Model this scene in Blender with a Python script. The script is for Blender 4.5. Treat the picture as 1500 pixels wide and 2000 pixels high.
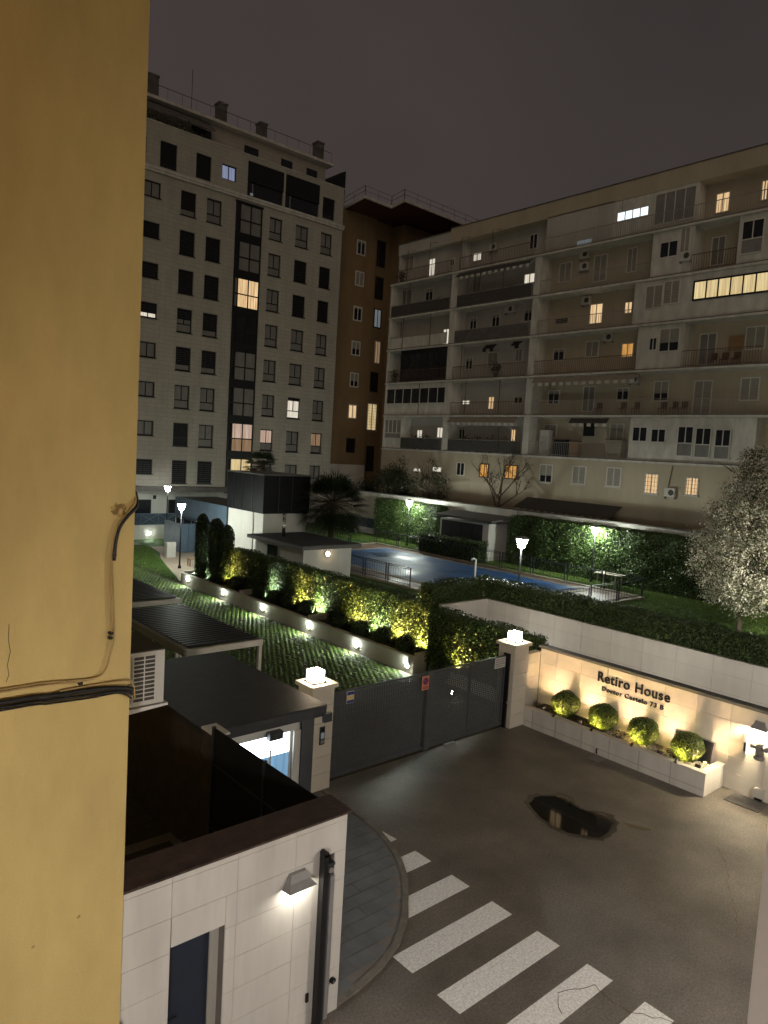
import bpy, math, random
import numpy as np
from mathutils import Vector, Matrix

for _o in list(bpy.data.objects):
    bpy.data.objects.remove(_o, do_unlink=True)
SC = bpy.context.scene
COL = SC.collection
random.seed(7)
RNG = np.random.default_rng(11)

# ------------------------------------------------------------------ camera
# World axes: X runs along the tall white block's facade, Y along the balcony block's facade.
cam_d = bpy.data.cameras.new('camera')
cam = bpy.data.objects.new('camera', cam_d); COL.objects.link(cam)
cam_d.sensor_fit = 'VERTICAL'; cam_d.sensor_height = 24.0; cam_d.sensor_width = 18.0
cam_d.lens = 1408.72 / 2000 * 24.0
cam_d.clip_start = 0.05; cam_d.clip_end = 600
_r = Vector((0.75367867, -0.65468749, 0.05790293)); _d = Vector((-0.01022892, -0.09977322, -0.99495762)); _f = Vector((0.65716347, 0.74928605, -0.08189369))
cam.matrix_world = Matrix(((_r.x, -_d.x, -_f.x, 0), (_r.y, -_d.y, -_f.y, 0), (_r.z, -_d.z, -_f.z, 8.0), (0, 0, 0, 1)))
SC.camera = cam

# ------------------------------------------------------------------ night sky: low cloud lit from below by the city
W = bpy.data.worlds.new('World'); SC.world = W; W.use_nodes = True
_nt = W.node_tree; _bg = _nt.nodes['Background']
_tc = _nt.nodes.new('ShaderNodeTexCoord'); _nz = _nt.nodes.new('ShaderNodeTexNoise'); _rp = _nt.nodes.new('ShaderNodeValToRGB')
_nz.inputs['Scale'].default_value = 1.6; _nz.inputs['Detail'].default_value = 4
_nt.links.new(_tc.outputs['Generated'], _nz.inputs['Vector']); _nt.links.new(_nz.outputs['Fac'], _rp.inputs['Fac'])
_rp.color_ramp.elements[0].position = 0.25; _rp.color_ramp.elements[0].color = (0.038, 0.0305, 0.0300, 1)
_rp.color_ramp.elements[1].position = 0.8; _rp.color_ramp.elements[1].color = (0.062, 0.0495, 0.0475, 1)
_nt.links.new(_rp.outputs['Color'], _bg.inputs['Color']); _bg.inputs['Strength'].default_value = 1.0

# very dim, very soft city glow from the street side (stands in for the one sun lamp of a daylight scene)
sun_d = bpy.data.lights.new('city_glow', 'SUN'); sun = bpy.data.objects.new('city_glow', sun_d); COL.objects.link(sun)
sun_d.energy = 0.29; sun_d.angle = math.radians(50); sun_d.color = (1.0, 0.82, 0.61)
sun.rotation_euler = Vector((0.60, 0.62, -0.50)).to_track_quat('-Z', 'Y').to_euler()
sun.location = (-20, -20, 30)

SC.view_settings.view_transform = 'Standard'; SC.view_settings.look = 'None'
SC.view_settings.exposure = 0.0; SC.view_settings.gamma = 1.0; SC.view_settings.use_curve_mapping = False
SC.render.engine = 'CYCLES'
SC.cycles.use_denoising = True
try: SC.cycles.denoiser = 'OPENIMAGEDENOISE'
except Exception: pass
SC.cycles.use_light_tree = True
SC.cycles.max_bounces = 6; SC.cycles.diffuse_bounces = 3; SC.cycles.glossy_bounces = 3; SC.cycles.transmission_bounces = 4; SC.cycles.transparent_max_bounces = 6
SC.cycles.sample_clamp_indirect = 3.0
SC.cycles.caustics_reflective = False; SC.cycles.caustics_refractive = False

# ------------------------------------------------------------------ materials
M = {}
def _new(name):
    m = bpy.data.materials.new(name); m.use_nodes = True
    nt = m.node_tree; return m, nt, nt.nodes['Principled BSDF']
def mat(name, col, rough=.7, var=.18, scale=2.5, bump=.0, bscale=30, metal=0, spec=.4, streak=0, rvar=0, trans=0):
    m, nt, b = _new(name); L = nt.links.new
    geo = nt.nodes.new('ShaderNodeNewGeometry')
    n = nt.nodes.new('ShaderNodeTexNoise'); n.inputs['Scale'].default_value = scale; n.inputs['Detail'].default_value = 8; n.inputs['Roughness'].default_value = .62
    if streak:
        mp = nt.nodes.new('ShaderNodeMapping'); mp.inputs['Scale'].default_value = (1, 1, streak); L(geo.outputs['Position'], mp.inputs['Vector']); L(mp.outputs['Vector'], n.inputs['Vector'])
    else: L(geo.outputs['Position'], n.inputs['Vector'])
    r = nt.nodes.new('ShaderNodeValToRGB'); r.color_ramp.elements[0].position = .3; r.color_ramp.elements[1].position = .72
    r.color_ramp.elements[0].color = (*[max(0, c * (1 - var)) for c in col], 1); r.color_ramp.elements[1].color = (*[min(1, c * (1 + var)) for c in col], 1)
    L(n.outputs['Fac'], r.inputs['Fac']); L(r.outputs['Color'], b.inputs['Base Color'])
    b.inputs['Roughness'].default_value = rough; b.inputs['Metallic'].default_value = metal; b.inputs['Specular IOR Level'].default_value = spec
    if trans: b.inputs['Transmission Weight'].default_value = trans
    if rvar:
        mr = nt.nodes.new('ShaderNodeMapRange'); mr.inputs['To Min'].default_value = rough - rvar; mr.inputs['To Max'].default_value = rough + rvar
        n2 = nt.nodes.new('ShaderNodeTexNoise'); n2.inputs['Scale'].default_value = .55; n2.inputs['Detail'].default_value = 4
        L(geo.outputs['Position'], n2.inputs['Vector']); mr.inputs['From Min'].default_value = .3; mr.inputs['From Max'].default_value = .7
        L(n2.outputs['Fac'], mr.inputs['Value']); L(mr.outputs['Result'], b.inputs['Roughness'])
    if bump:
        n3 = nt.nodes.new('ShaderNodeTexNoise'); n3.inputs['Scale'].default_value = bscale; n3.inputs['Detail'].default_value = 5
        bp = nt.nodes.new('ShaderNodeBump'); bp.inputs['Strength'].default_value = bump; bp.inputs['Distance'].default_value = .02
        L(geo.outputs['Position'], n3.inputs['Vector']); L(n3.outputs['Fac'], bp.inputs['Height']); L(bp.outputs['Normal'], b.inputs['Normal'])
    M[name] = m; return m
def em(name, col, s, curtain=0):
    m = bpy.data.materials.new(name); m.use_nodes = True; nt = m.node_tree; nt.nodes.clear(); L = nt.links.new
    o = nt.nodes.new('ShaderNodeOutputMaterial'); e = nt.nodes.new('ShaderNodeEmission'); e.inputs['Color'].default_value = (*col, 1); e.inputs['Strength'].default_value = s
    L(e.outputs['Emission'], o.inputs['Surface'])
    if curtain:
        geo = nt.nodes.new('ShaderNodeNewGeometry'); mp = nt.nodes.new('ShaderNodeMapping'); mp.inputs['Scale'].default_value = (7, 7, .35); n = nt.nodes.new('ShaderNodeTexNoise')
        n.inputs['Scale'].default_value = 1.6; n.inputs['Detail'].default_value = 3
        r = nt.nodes.new('ShaderNodeValToRGB'); r.color_ramp.elements[0].position = .3; r.color_ramp.elements[1].position = .7
        r.color_ramp.elements[0].color = (*[c * (1 - curtain) for c in col], 1); r.color_ramp.elements[0].color = (col[0] * (1 - curtain), col[1] * (1 - curtain * 1.15), col[2] * (1 - curtain * 1.3), 1); r.color_ramp.elements[1].color = (*col, 1)
        L(geo.outputs['Position'], mp.inputs['Vector']); L(mp.outputs['Vector'], n.inputs['Vector']); L(n.outputs['Fac'], r.inputs['Fac']); L(r.outputs['Color'], e.inputs['Color'])
    M[name] = m; return m
def leafmat(name, c0, c1, rough=.45, spec=.4):
    m, nt, b = _new(name); L = nt.links.new
    geo = nt.nodes.new('ShaderNodeNewGeometry'); r = nt.nodes.new('ShaderNodeValToRGB')
    r.color_ramp.elements[0].color = (*c0, 1); r.color_ramp.elements[1].color = (*c1, 1)
    L(geo.outputs['Random Per Island'], r.inputs['Fac']); L(r.outputs['Color'], b.inputs['Base Color'])
    b.inputs['Roughness'].default_value = rough; b.inputs['Specular IOR Level'].default_value = spec
    M[name] = m; return m

def panelled(name, col, rough, pu, pz, axis, var=.1, dark=.62):
    """fine horizontal cladding courses on a far facade (too small to build piece by piece)"""
    m = mat(name, col, rough, var, 1.2, streak=.25); nt = m.node_tree; L = nt.links.new; b = nt.nodes['Principled BSDF']
    geo = nt.nodes.new('ShaderNodeNewGeometry'); sx = nt.nodes.new('ShaderNodeSeparateXYZ'); L(geo.outputs['Position'], sx.inputs['Vector'])
    cb = nt.nodes.new('ShaderNodeCombineXYZ'); L(sx.outputs['X' if axis == 'x' else 'Y'], cb.inputs['X']); L(sx.outputs['Z'], cb.inputs['Y'])
    br = nt.nodes.new('ShaderNodeTexBrick'); br.inputs['Scale'].default_value = 1; br.inputs['Brick Width'].default_value = pu; br.inputs['Row Height'].default_value = pz
    br.inputs['Mortar Size'].default_value = .018; br.inputs['Color1'].default_value = (1, 1, 1, 1); br.inputs['Color2'].default_value = (.93, .93, .93, 1); br.inputs['Mortar'].default_value = (dark, dark, dark, 1)
    L(cb.outputs['Vector'], br.inputs['Vector'])
    mx = nt.nodes.new('ShaderNodeMix'); mx.data_type = 'RGBA'; mx.blend_type = 'MULTIPLY'; mx.inputs[0].default_value = 1
    src = b.inputs['Base Color'].links[0].from_socket; L(src, mx.inputs[6]); L(br.outputs['Color'], mx.inputs[7]); L(mx.outputs[2], b.inputs['Base Color'])
    return m

_m = mat('asphalt', (.128, .112, .094), .45, .38, .8, .9, 60, spec=.75, rvar=.14)
_nt = _m.node_tree; _b = _nt.nodes['Principled BSDF']; _g = _nt.nodes.new('ShaderNodeNewGeometry'); _n = _nt.nodes.new('ShaderNodeTexNoise'); _n.inputs['Scale'].default_value = 24; _n.inputs['Detail'].default_value = 6; _n.inputs['Roughness'].default_value = .8
_r = _nt.nodes.new('ShaderNodeValToRGB'); _r.color_ramp.elements[0].position = .34; _r.color_ramp.elements[1].position = .68; _r.color_ramp.elements[0].color = (.42, .42, .42, 1); _r.color_ramp.elements[1].color = (1.6, 1.57, 1.52, 1)
_x = _nt.nodes.new('ShaderNodeMix'); _x.data_type = 'RGBA'; _x.blend_type = 'MULTIPLY'; _x.inputs[0].default_value = 1
_nt.links.new(_g.outputs['Position'], _n.inputs['Vector']); _nt.links.new(_n.outputs['Fac'], _r.inputs['Fac']); _nt.links.new(_b.inputs['Base Color'].links[0].from_socket, _x.inputs[6]); _nt.links.new(_r.outputs['Color'], _x.inputs[7]); _nt.links.new(_x.outputs[2], _b.inputs['Base Color'])
mat('paint_white', (.78, .76, .72), .6, .27, 26, .25, 60)
mat('paving', (.15, .155, .155), .42, .25, 2.2, .25, 60, rvar=.11)
mat('kerbstone', (.17, .155, .13), .6, .3, 5, .3, 60)
mat('earth', (.05, .04, .03), .95, .3, 6, .4, 30)
mat('gravel_terrain', (.07, .065, .06), .95, .3, 2)
mat('tile_white', (.64, .61, .56), .42, .13, 2.2, .03, 12, spec=.4, streak=.18)
mat('joint_grey', (.20, .18, .16), .9, .1)
mat('stone_cream', (.70, .645, .55), .55, .08, 1.8, .05, 30, spec=.3)
mat('render_white', (.66, .64, .59), .8, .10, 1.4, .06, 30, streak=.3)
mat('old_wall', (.48, .46, .41), .9, .22, 1.0, .12, 20, streak=.35)
mat('yellow_render', (.60, .455, .185), .92, .16, 1.3, .35, 40, spec=.15, streak=.35)
mat('plinth_grey', (.2, .19, .18), .8, .2, 4, .2)
mat('stain', (.17, .12, .055), .95, .5, 7)
mat('coping_wet', (.055, .035, .028), .40, .55, 5, .25, 20, spec=.6)
mat('coping_grey', (.13, .125, .12), .6, .2, 3, .1)
mat('dark_metal', (.028, .031, .036), .45, .2, 4, spec=.5)
mat('black_metal', (.008, .008, .009), .38, .2, 4)
mat('gate_grey', (.060, .066, .078), .48, .12, 3, spec=.5)
mat('door_navy', (.020, .026, .042), .45, .12, 3)
mat('dark_sheet', (.010, .010, .011), .65, .25, 2, spec=.2)
mat('bitumen', (.030, .028, .029), .6, .3, 4, .3, 60)
mat('corrugated', (.035, .035, .040), .38, .2, 3, metal=.3)
mat('white_metal', (.62, .60, .56), .45, .08, 3)
mat('ac_white', (.55, .53, .48), .5, .08, 3)
mat('ac_dark', (.06, .055, .05), .7, .2, 4)
mat('steel', (.55, .55, .55), .3, .1, 4, metal=1)
mat('lamp_grey', (.24, .235, .23), .4, .12, 5, spec=.5)
mat('blue_metal', (.10, .145, .20), .42, .15, 2.5, spec=.5)
mat('blue_dark', (.05, .07, .095), .45, .15, 3)
mat('glass_dark', (.018, .020, .024), .12, .3, 1.5, spec=.5)
mat('curtain_grey', (.21, .20, .185), .5, .18, 3, streak=.3, spec=.6)
mat('shutter_black', (.008, .008, .010), .6, .2, 3)
mat('shutter_cream', (.30, .28, .24), .8, .12, 3)
mat('jamb_white', (.82, .80, .77), .6, .03)
mat('asphalt_wet', (.030, .026, .022), .33, .4, 3, .5, 60, spec=.6)
mat('frame_white', (.62, .60, .55), .6, .05)
mat('frame_dark', (.010, .010, .011), .5, .1)
panelled('facade_white', (.44, .405, .345), .75, .9, .34, 'x', dark=.78)
mat('facade_cream', (.45, .39, .29), .9, .12, .8, streak=.3)
mat('facade_grey', (.46, .44, .40), .9, .12, .8, streak=.3)
mat('facade_orange', (.25, .165, .085), .9, .14, .8, streak=.4)
mat('soffit_red', (.10, .03, .02), .9, .2, 2)
mat('concrete_dark', (.12, .11, .10), .9, .3, 2, .2)
mat('slab_white', (.58, .555, .50), .9, .2, 2, streak=.4)
mat('rail_grey', (.30, .285, .26), .6, .1)
mat('rail_brown', (.12, .07, .05), .6, .1)
mat('awning_cloth', (.07, .065, .06), .9, .25, 6)
mat('awning_cream', (.32, .28, .22), .9, .2, 6)
mat('pool_cover', (.024, .088, .235), .52, .45, .8, .3, 3, spec=.4, rvar=.12)
mat('pool_deck', (.15, .10, .075), .48, .3, 2.5, .2, 20, rvar=.15)
mat('deck_edge', (.34, .30, .24), .7, .2, 4)
mat('path_tile', (.36, .29, .22), .7, .18, 3, .1)
mat('lawn_green', (.055, .115, .022), .9, .4, 2.0, .8, 45)
mat('soil_dark', (.045, .035, .022), .95, .4, 8, .4, 30)
mat('concrete_grid', (.060, .058, .042), .8, .3, 5, .2, 40)
mat('bark', (.10, .075, .055), .9, .3, 8, .5, 30)
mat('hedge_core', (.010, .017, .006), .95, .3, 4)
mat('pebble', (.55, .50, .42), .6, .3, 30)
mat('rain_water', (.022, .065, .16), .30, .2, 1, spec=.6)
mat('turf_mound', (.10, .165, .032), .9, .45, 9, .5, 60)
mat('water', (.006, .006, .006), .035, .1, 1, spec=.6)
mat('pipe_steel', (.45, .44, .42), .25, .1, 5, metal=1)
mat('cable_black', (.012, .012, .012), .5, .2, 5)
mat('cable_tan', (.42, .29, .12), .8, .1, 5)
mat('letter_black', (.012, .011, .011), .4, .1, 5)
mat('sign_white', (.62, .60, .57), .6, .06)
mat('sign_red', (.45, .03, .02), .6, .06)
mat('sign_blue', (.03, .05, .22), .6, .06)
mat('sign_orange', (.62, .30, .20), .6, .06)
mat('sign_yellow', (.70, .52, .22), .6, .06)
mat('interior_blue', (.30, .52, .72), .6, .1)
mat('fitting_grey', (.20, .19, .18), .55, .2, 8)
mat('cloth_dark', (.012, .012, .014), .9, .2)
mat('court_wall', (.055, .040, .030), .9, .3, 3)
mat('wood', (.30, .18, .09), .6, .2, 6)
leafmat('hedge_leaf', (.022, .042, .010), (.085, .135, .034))
leafmat('ball_leaf', (.030, .050, .010), (.12, .165, .030))
leafmat('cypress_leaf', (.014, .028, .010), (.045, .07, .024))
leafmat('palm_leaf', (.010, .018, .008), (.035, .05, .018))
leafmat('tree_leaf', (.06, .075, .03), (.15, .16, .07))
leafmat('blossom', (.42, .39, .30), (.78, .73, .60), .7)
leafmat('shrub_leaf', (.010, .014, .006), (.028, .034, .013))
leafmat('grass_blade', (.065, .13, .018), (.18, .26, .05))
em('lit_warm', (1.0, .70, .38), .95, .45); em('lit_warm_dim', (1.0, .66, .40), .30, .5); em('lit_yellow', (1.0, .80, .42), .85, .4)
em('lit_orange', (1.0, .52, .14), .75, .5); em('lit_white', (1.0, .93, .78), .85, .3); em('lit_cool', (.80, .95, 1.0), 1.6, .2); em('lit_blue', (.45, .52, .80), .50, .35); em('lit_dim_cool', (.65, .75, .8), .22, .3); em('lit_pink', (1.0, .75, .60), .62, .5)
em('lantern_glow', (1.0, .80, .55), 50); em('park_glow', (.92, 1.0, .90), 480); em('park_glow_far', (.92, 1.0, .93), 260)
em('step_glow', (.93, 1.0, .86), 1900); em('wall_glow', (1.0, .82, .54), 750); em('hut_glow', (1.0, .93, .80), 48); em('bulkhead_glow', (1.0, .72, .42), 60)
em('up_yellow', (1.0, .70, .22), 9500); em('up_green', (.92, 1.0, .58), 7000); em('up_white', (.95, 1.0, .85), 7000); em('up_warm', (1.0, .64, .36), 1450); em('up_bush', (1.0, .74, .20), 5200)
em('park_glow_back', (.92, 1.0, .93), 80); em('park_glow_tree', (1.0, .97, .84), 720); em('sodium_glow', (1.0, .46, .03), 470); em('bollard_glow', (.93, 1.0, .86), 420); em('ramp_glow', (1.0, .92, .80), 150); em('door_blue', (.30, .58, .90), .75, .3); em('club_glow', (.72, .86, .92), .55, .4)
em('cabin_glow', (.82, .93, 1.0), 8); em('street_glow', (1.0, .95, .93), 600); em('street_glow_far', (1.0, .93, .86), 620)

# ------------------------------------------------------------------ builders
WL = {}
class MB:
    def __init__(s): s.v = []; s.f = []
    def add(s, vs, fs):
        o = len(s.v); s.v += [tuple(p) for p in vs]; s.f += [tuple(i + o for i in q) for q in fs]; return s
    def box(s, x0, x1, y0, y1, z0, z1):
        return s.add([(x0, y0, z0), (x1, y0, z0), (x1, y1, z0), (x0, y1, z0), (x0, y0, z1), (x1, y0, z1), (x1, y1, z1), (x0, y1, z1)],
                     [(0, 3, 2, 1), (4, 5, 6, 7), (0, 1, 5, 4), (1, 2, 6, 5), (2, 3, 7, 6), (3, 0, 4, 7)])
    def prism(s, poly, z0, z1):
        n = len(poly)
        return s.add([(x, y, z0) for x, y in poly] + [(x, y, z1) for x, y in poly],
                     [tuple(range(n - 1, -1, -1)), tuple(range(n, 2 * n))] + [(i, (i + 1) % n, n + (i + 1) % n, n + i) for i in range(n)])
    def bar(s, a, b, w, h=None):
        a, b = Vector(a), Vector(b); d = (b - a).normalized(); h = h or w
        u = d.cross(Vector((0, 0, 1))); u = u.normalized() if u.length > 1e-4 else Vector((1, 0, 0)); t = u.cross(d).normalized()
        vs = [p + u * sx * w / 2 + t * sy * h / 2 for p in (a, b) for sx, sy in ((-1, -1), (1, -1), (1, 1), (-1, 1))]
        return s.add(vs, [(0, 3, 2, 1), (4, 5, 6, 7), (0, 1, 5, 4), (1, 2, 6, 5), (2, 3, 7, 6), (3, 0, 4, 7)])
    def tube(s, pts, rs, n=8, caps=True):
        pts = [Vector(p) for p in pts]; rs = rs if isinstance(rs, (list, tuple)) else [rs] * len(pts)
        o = len(s.v); k = len(pts); pu = None
        for i, p in enumerate(pts):
            d = (pts[min(i + 1, k - 1)] - pts[max(i - 1, 0)]).normalized()
            u = d.cross(Vector((0, 0, 1)) if pu is None else pu.cross(d)) if pu is None else (pu - d * pu.dot(d))
            if u.length < 1e-4: u = d.cross(Vector((1, 0, 0)))
            u.normalize(); pu = u; w = d.cross(u)
            s.v += [tuple(p + (u * math.cos(2 * math.pi * j / n) + w * math.sin(2 * math.pi * j / n)) * rs[i]) for j in range(n)]
        for i in range(k - 1):
            s.f += [(o + i * n + j, o + i * n + (j + 1) % n, o + (i + 1) * n + (j + 1) % n, o + (i + 1) * n + j) for j in range(n)]
        if caps: s.f += [tuple(o + j for j in range(n - 1, -1, -1)), tuple(o + (k - 1) * n + j for j in range(n))]
        return s
    def lathe(s, c, prof, n=16):
        o = len(s.v); k = len(prof)
        for r, z in prof: s.v += [(c[0] + r * math.cos(2 * math.pi * j / n), c[1] + r * math.sin(2 * math.pi * j / n), c[2] + z) for j in range(n)]
        for i in range(k - 1): s.f += [(o + i * n + j, o + i * n + (j + 1) % n, o + (i + 1) * n + (j + 1) % n, o + (i + 1) * n + j) for j in range(n)]
        s.f += [tuple(o + j for j in range(n - 1, -1, -1)), tuple(o + (k - 1) * n + j for j in range(n))]
        return s
    def build(s, name, material, parent=None, smooth=False, bevel=0, **props):
        me = bpy.data.meshes.new(name)
        if parent is not None: base = WL[parent.name]
        else:
            a = np.array(s.v); base = Vector(((a[:, 0].min() + a[:, 0].max()) / 2, (a[:, 1].min() + a[:, 1].max()) / 2, a[:, 2].min()))
        me.from_pydata([(p[0] - base.x, p[1] - base.y, p[2] - base.z) for p in s.v], [], s.f); me.update()
        me.materials.append(M[material])
        if smooth: me.polygons.foreach_set('use_smooth', [True] * len(me.polygons))
        return place(name, me, base, parent, bevel, **props)
def place(name, me, base, parent=None, bevel=0, **props):
    o = bpy.data.objects.new(name, me); COL.objects.link(o)
    if parent is not None: o.parent = parent
    else: o.location = base
    WL[o.name] = Vector(base)
    if bevel:
        b = o.modifiers.new('bevel', 'BEVEL'); b.width = bevel; b.segments = 2; b.limit_method = 'ANGLE'
    tag(o, **props); return o
def tag(o, label=None, category=None, group=None, kind=None):
    for k, v in (('label', label), ('category', category), ('group', group), ('kind', kind)):
        if v: o[k] = v
    return o
def thing(name, loc, label, category, group=None):
    o = bpy.data.objects.new(name, None); COL.objects.link(o); o.location = loc; o.empty_display_size = .2; WL[o.name] = Vector(loc)
    return tag(o, label, category, group)
def copy_tree(o, loc=None, label=None, parent=None):
    c = o.copy(); COL.objects.link(c)
    if parent is not None: c.parent = parent
    if loc is not None: c.location = loc
    if label: c['label'] = label
    WL[c.name] = Vector(loc if loc is not None else WL[o.name])
    for ch in o.children: copy_tree(ch, parent=c)
    return c
def piece(name, x0, x1, y0, y1, z0, z1, material, parent, cache={}):
    """one flat piece (tile, slab, block): alike pieces share mesh data"""
    key = (name, round(x1 - x0, 3), round(y1 - y0, 3), round(z1 - z0, 3), material)
    me = cache.get(key)
    if me is None:
        me = bpy.data.meshes.new(name); b = MB().box(0, x1 - x0, 0, y1 - y0, 0, z1 - z0); me.from_pydata(b.v, [], b.f); me.update(); me.materials.append(M[material]); cache[key] = me
    o = bpy.data.objects.new(name, me); COL.objects.link(o); o.parent = parent; o.location = Vector((x0, y0, z0)) - WL[parent.name]; WL[o.name] = Vector((x0, y0, z0))
    return o
def npmesh(name, V, F, material):
    me = bpy.data.meshes.new(name); n, k = F.shape
    me.vertices.add(len(V)); me.vertices.foreach_set('co', np.ascontiguousarray(V, np.float32).ravel())
    me.loops.add(n * k); me.loops.foreach_set('vertex_index', np.ascontiguousarray(F, np.int32).ravel())
    me.polygons.add(n); me.polygons.foreach_set('loop_start', np.arange(0, n * k, k, dtype=np.int32))
    me.update(calc_edges=True); me.materials.append(M[material]); return me
def leafmesh(name, P, N, size, material, aspect=.55, tilt=.8, base=(0, 0, 0), up=0):
    n = len(P); N = N + tilt * RNG.normal(size=(n, 3)); N[:, 2] += up; N /= np.linalg.norm(N, axis=1)[:, None] + 1e-9
    T = np.cross(N, RNG.normal(size=(n, 3))); T /= np.linalg.norm(T, axis=1)[:, None] + 1e-9; Bt = np.cross(N, T)
    s = (size * RNG.uniform(.6, 1.3, n))[:, None]; P = P - np.array(base)
    V = np.stack([P - T * s, P - Bt * s * aspect + N * s * .18, P + T * s, P + Bt * s * aspect + N * s * .18], 1).reshape(-1, 3)
    return npmesh(name, V, np.arange(4 * n).reshape(n, 4), material)
def sample_box(x0, x1, y0, y1, z0, z1, dens, faces='-x+x-y+y+z', bulge=.05):
    Ps, Ns = [], []
    for ax, s, a in ((0, -1, '-x'), (0, 1, '+x'), (1, -1, '-y'), (1, 1, '+y'), (2, 1, '+z')):
        if a not in faces: continue
        lo = [x0, y0, z0]; hi = [x1, y1, z1]; dims = [h - l for l, h in zip(lo, hi)]
        area = np.prod([d for i, d in enumerate(dims) if i != ax]); n = int(area * dens)
        P = RNG.uniform(lo, hi, (n, 3)); P[:, ax] = hi[ax] if s > 0 else lo[ax]
        wob = np.sin(P[:, 0] * 3.1 + P[:, 2] * 2.3) * np.sin(P[:, 1] * 2.7 + P[:, 2] * 1.9)
        P[:, ax] += s * (RNG.uniform(-.10, .05, n) * (1 + bulge * 8) + wob * bulge); Nn = np.zeros((n, 3)); Nn[:, ax] = s
        Ps.append(P); Ns.append(Nn)
    return np.concatenate(Ps), np.concatenate(Ns)
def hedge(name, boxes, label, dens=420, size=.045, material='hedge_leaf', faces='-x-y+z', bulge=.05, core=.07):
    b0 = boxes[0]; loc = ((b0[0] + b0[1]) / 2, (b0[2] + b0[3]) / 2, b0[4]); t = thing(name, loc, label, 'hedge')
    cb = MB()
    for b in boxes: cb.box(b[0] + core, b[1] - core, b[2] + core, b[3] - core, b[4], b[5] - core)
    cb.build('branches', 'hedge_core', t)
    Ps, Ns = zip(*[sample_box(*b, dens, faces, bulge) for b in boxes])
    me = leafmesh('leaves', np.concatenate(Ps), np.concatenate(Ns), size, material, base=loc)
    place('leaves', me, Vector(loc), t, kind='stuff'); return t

# window sets: axis 'y' = facade along X facing -Y, axis 'x' = facade along Y facing -X; d = distance in front of the plane
def fbox(mb, axis, F, u0, u1, z0, z1, d0, d1):
    if axis == 'y': mb.box(u0, u1, F - d1, F - d0, z0, z1)
    else: mb.box(F - d1, F - d0, u0, u1, z0, z1)
def window(parent, axis, F, u0, u1, z0, z1, frame, panes, d=0.0, fw=.07, cols=2, split=0.0, shutter=None, shut=0.0, sill=None, name='window'):
    """frame with cols panes, optional low fixed light (split = its share) and a roller shutter lowered by shut"""
    m = MB(); w = u1 - u0; h = z1 - z0; zs = z0 + h * split
    for a, b in ((u0, u0 + fw), (u1 - fw, u1)): fbox(m, axis, F, a, b, z0, z1, d, d + .06)
    for a, b in ((z0, z0 + fw), (z1 - fw, z1)): fbox(m, axis, F, u0 + fw, u1 - fw, a, b, d, d + .06)
    iw = (w - 2 * fw) / cols
    for i in range(1, cols): fbox(m, axis, F, u0 + fw + iw * i - fw * .4, u0 + fw + iw * i + fw * .4, max(zs, z0 + fw), z1 - fw, d, d + .055)
    if split: fbox(m, axis, F, u0 + fw, u1 - fw, zs - fw * .45, zs + fw * .45, d + .001, d + .058)
    f = m.build(name, frame, parent)
    ptop = z1 - fw - (h - 2 * fw) * shut
    pm = panes if isinstance(panes, (list, tuple)) else [panes] * (cols + 1)
    zb = max(zs + (fw * .45 if split else 0), z0 + fw)
    if shut < .98:
        if ptop > zb + .02:
            for i in range(cols):
                a = u0 + fw + iw * i + (fw * .4 if i else 0); b = u0 + fw + iw * (i + 1) - (fw * .4 if i < cols - 1 else 0)
                p = MB(); fbox(p, axis, F, a, b, zb, ptop, d + .005, d + .02); p.build('pane', pm[i], f)
        if split:
            p = MB(); fbox(p, axis, F, u0 + fw, u1 - fw, z0 + fw, min(ptop, zs - fw * .45), d + .005, d + .02); p.build('pane', pm[cols], f)
    if shut > .02:
        p = MB(); nsl = max(2, int((z1 - fw - ptop) / .16)); 
        for k in range(nsl):
            a = ptop + (z1 - fw - ptop) * k / nsl; b = ptop + (z1 - fw - ptop) * (k + 1) / nsl
            fbox(p, axis, F, u0 + fw * .6, u1 - fw * .6, a + .012, b, d + .021, d + .052)
        p.build('shutter', shutter or frame, f)
    if sill:
        p = MB(); fbox(p, axis, F, u0 - .08, u1 + .08, z0 - .07, z0 - .005, d - .02, d + .14); p.build('sill', sill, f)
    return f
def holed_wall(parent, axis, F, u0, u1, z0, z1, holes, material, depth=.18, name='wall'):
    us = sorted({u0, u1, *[h[0] for h in holes], *[h[1] for h in holes]}); zs = sorted({z0, z1, *[h[2] for h in holes], *[h[3] for h in holes]})
    us = [u for u in us if u0 <= u <= u1]; zs = [z for z in zs if z0 <= z <= z1]
    m = MB(); pt = (lambda u, d, z: (u, F + d, z)) if axis == 'y' else (lambda u, d, z: (F + d, u, z))
    idx = {}
    def vi(u, d, z):
        k = (round(u, 4), round(d, 4), round(z, 4))
        if k not in idx: idx[k] = len(m.v); m.v.append(pt(u, d, z))
        return idx[k]
    for a, b in zip(us, us[1:]):
        for c, e in zip(zs, zs[1:]):
            if any(h[0] - 1e-4 <= a and b <= h[1] + 1e-4 and h[2] - 1e-4 <= c and e <= h[3] + 1e-4 for h in holes): continue
            m.f.append((vi(a, 0, c), vi(b, 0, c), vi(b, 0, e), vi(a, 0, e)))
    for a, b, c, e in holes:
        q = [(a, c), (b, c), (b, e), (a, e)]
        for i in range(4):
            (p, r), (s, t) = q[i], q[(i + 1) % 4]; m.f.append((vi(p, 0, r), vi(s, 0, t), vi(s, depth, t), vi(p, depth, r)))
        m.f.append(tuple(vi(p, depth, r) for p, r in q))
    return m.build(name, material, parent)
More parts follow.
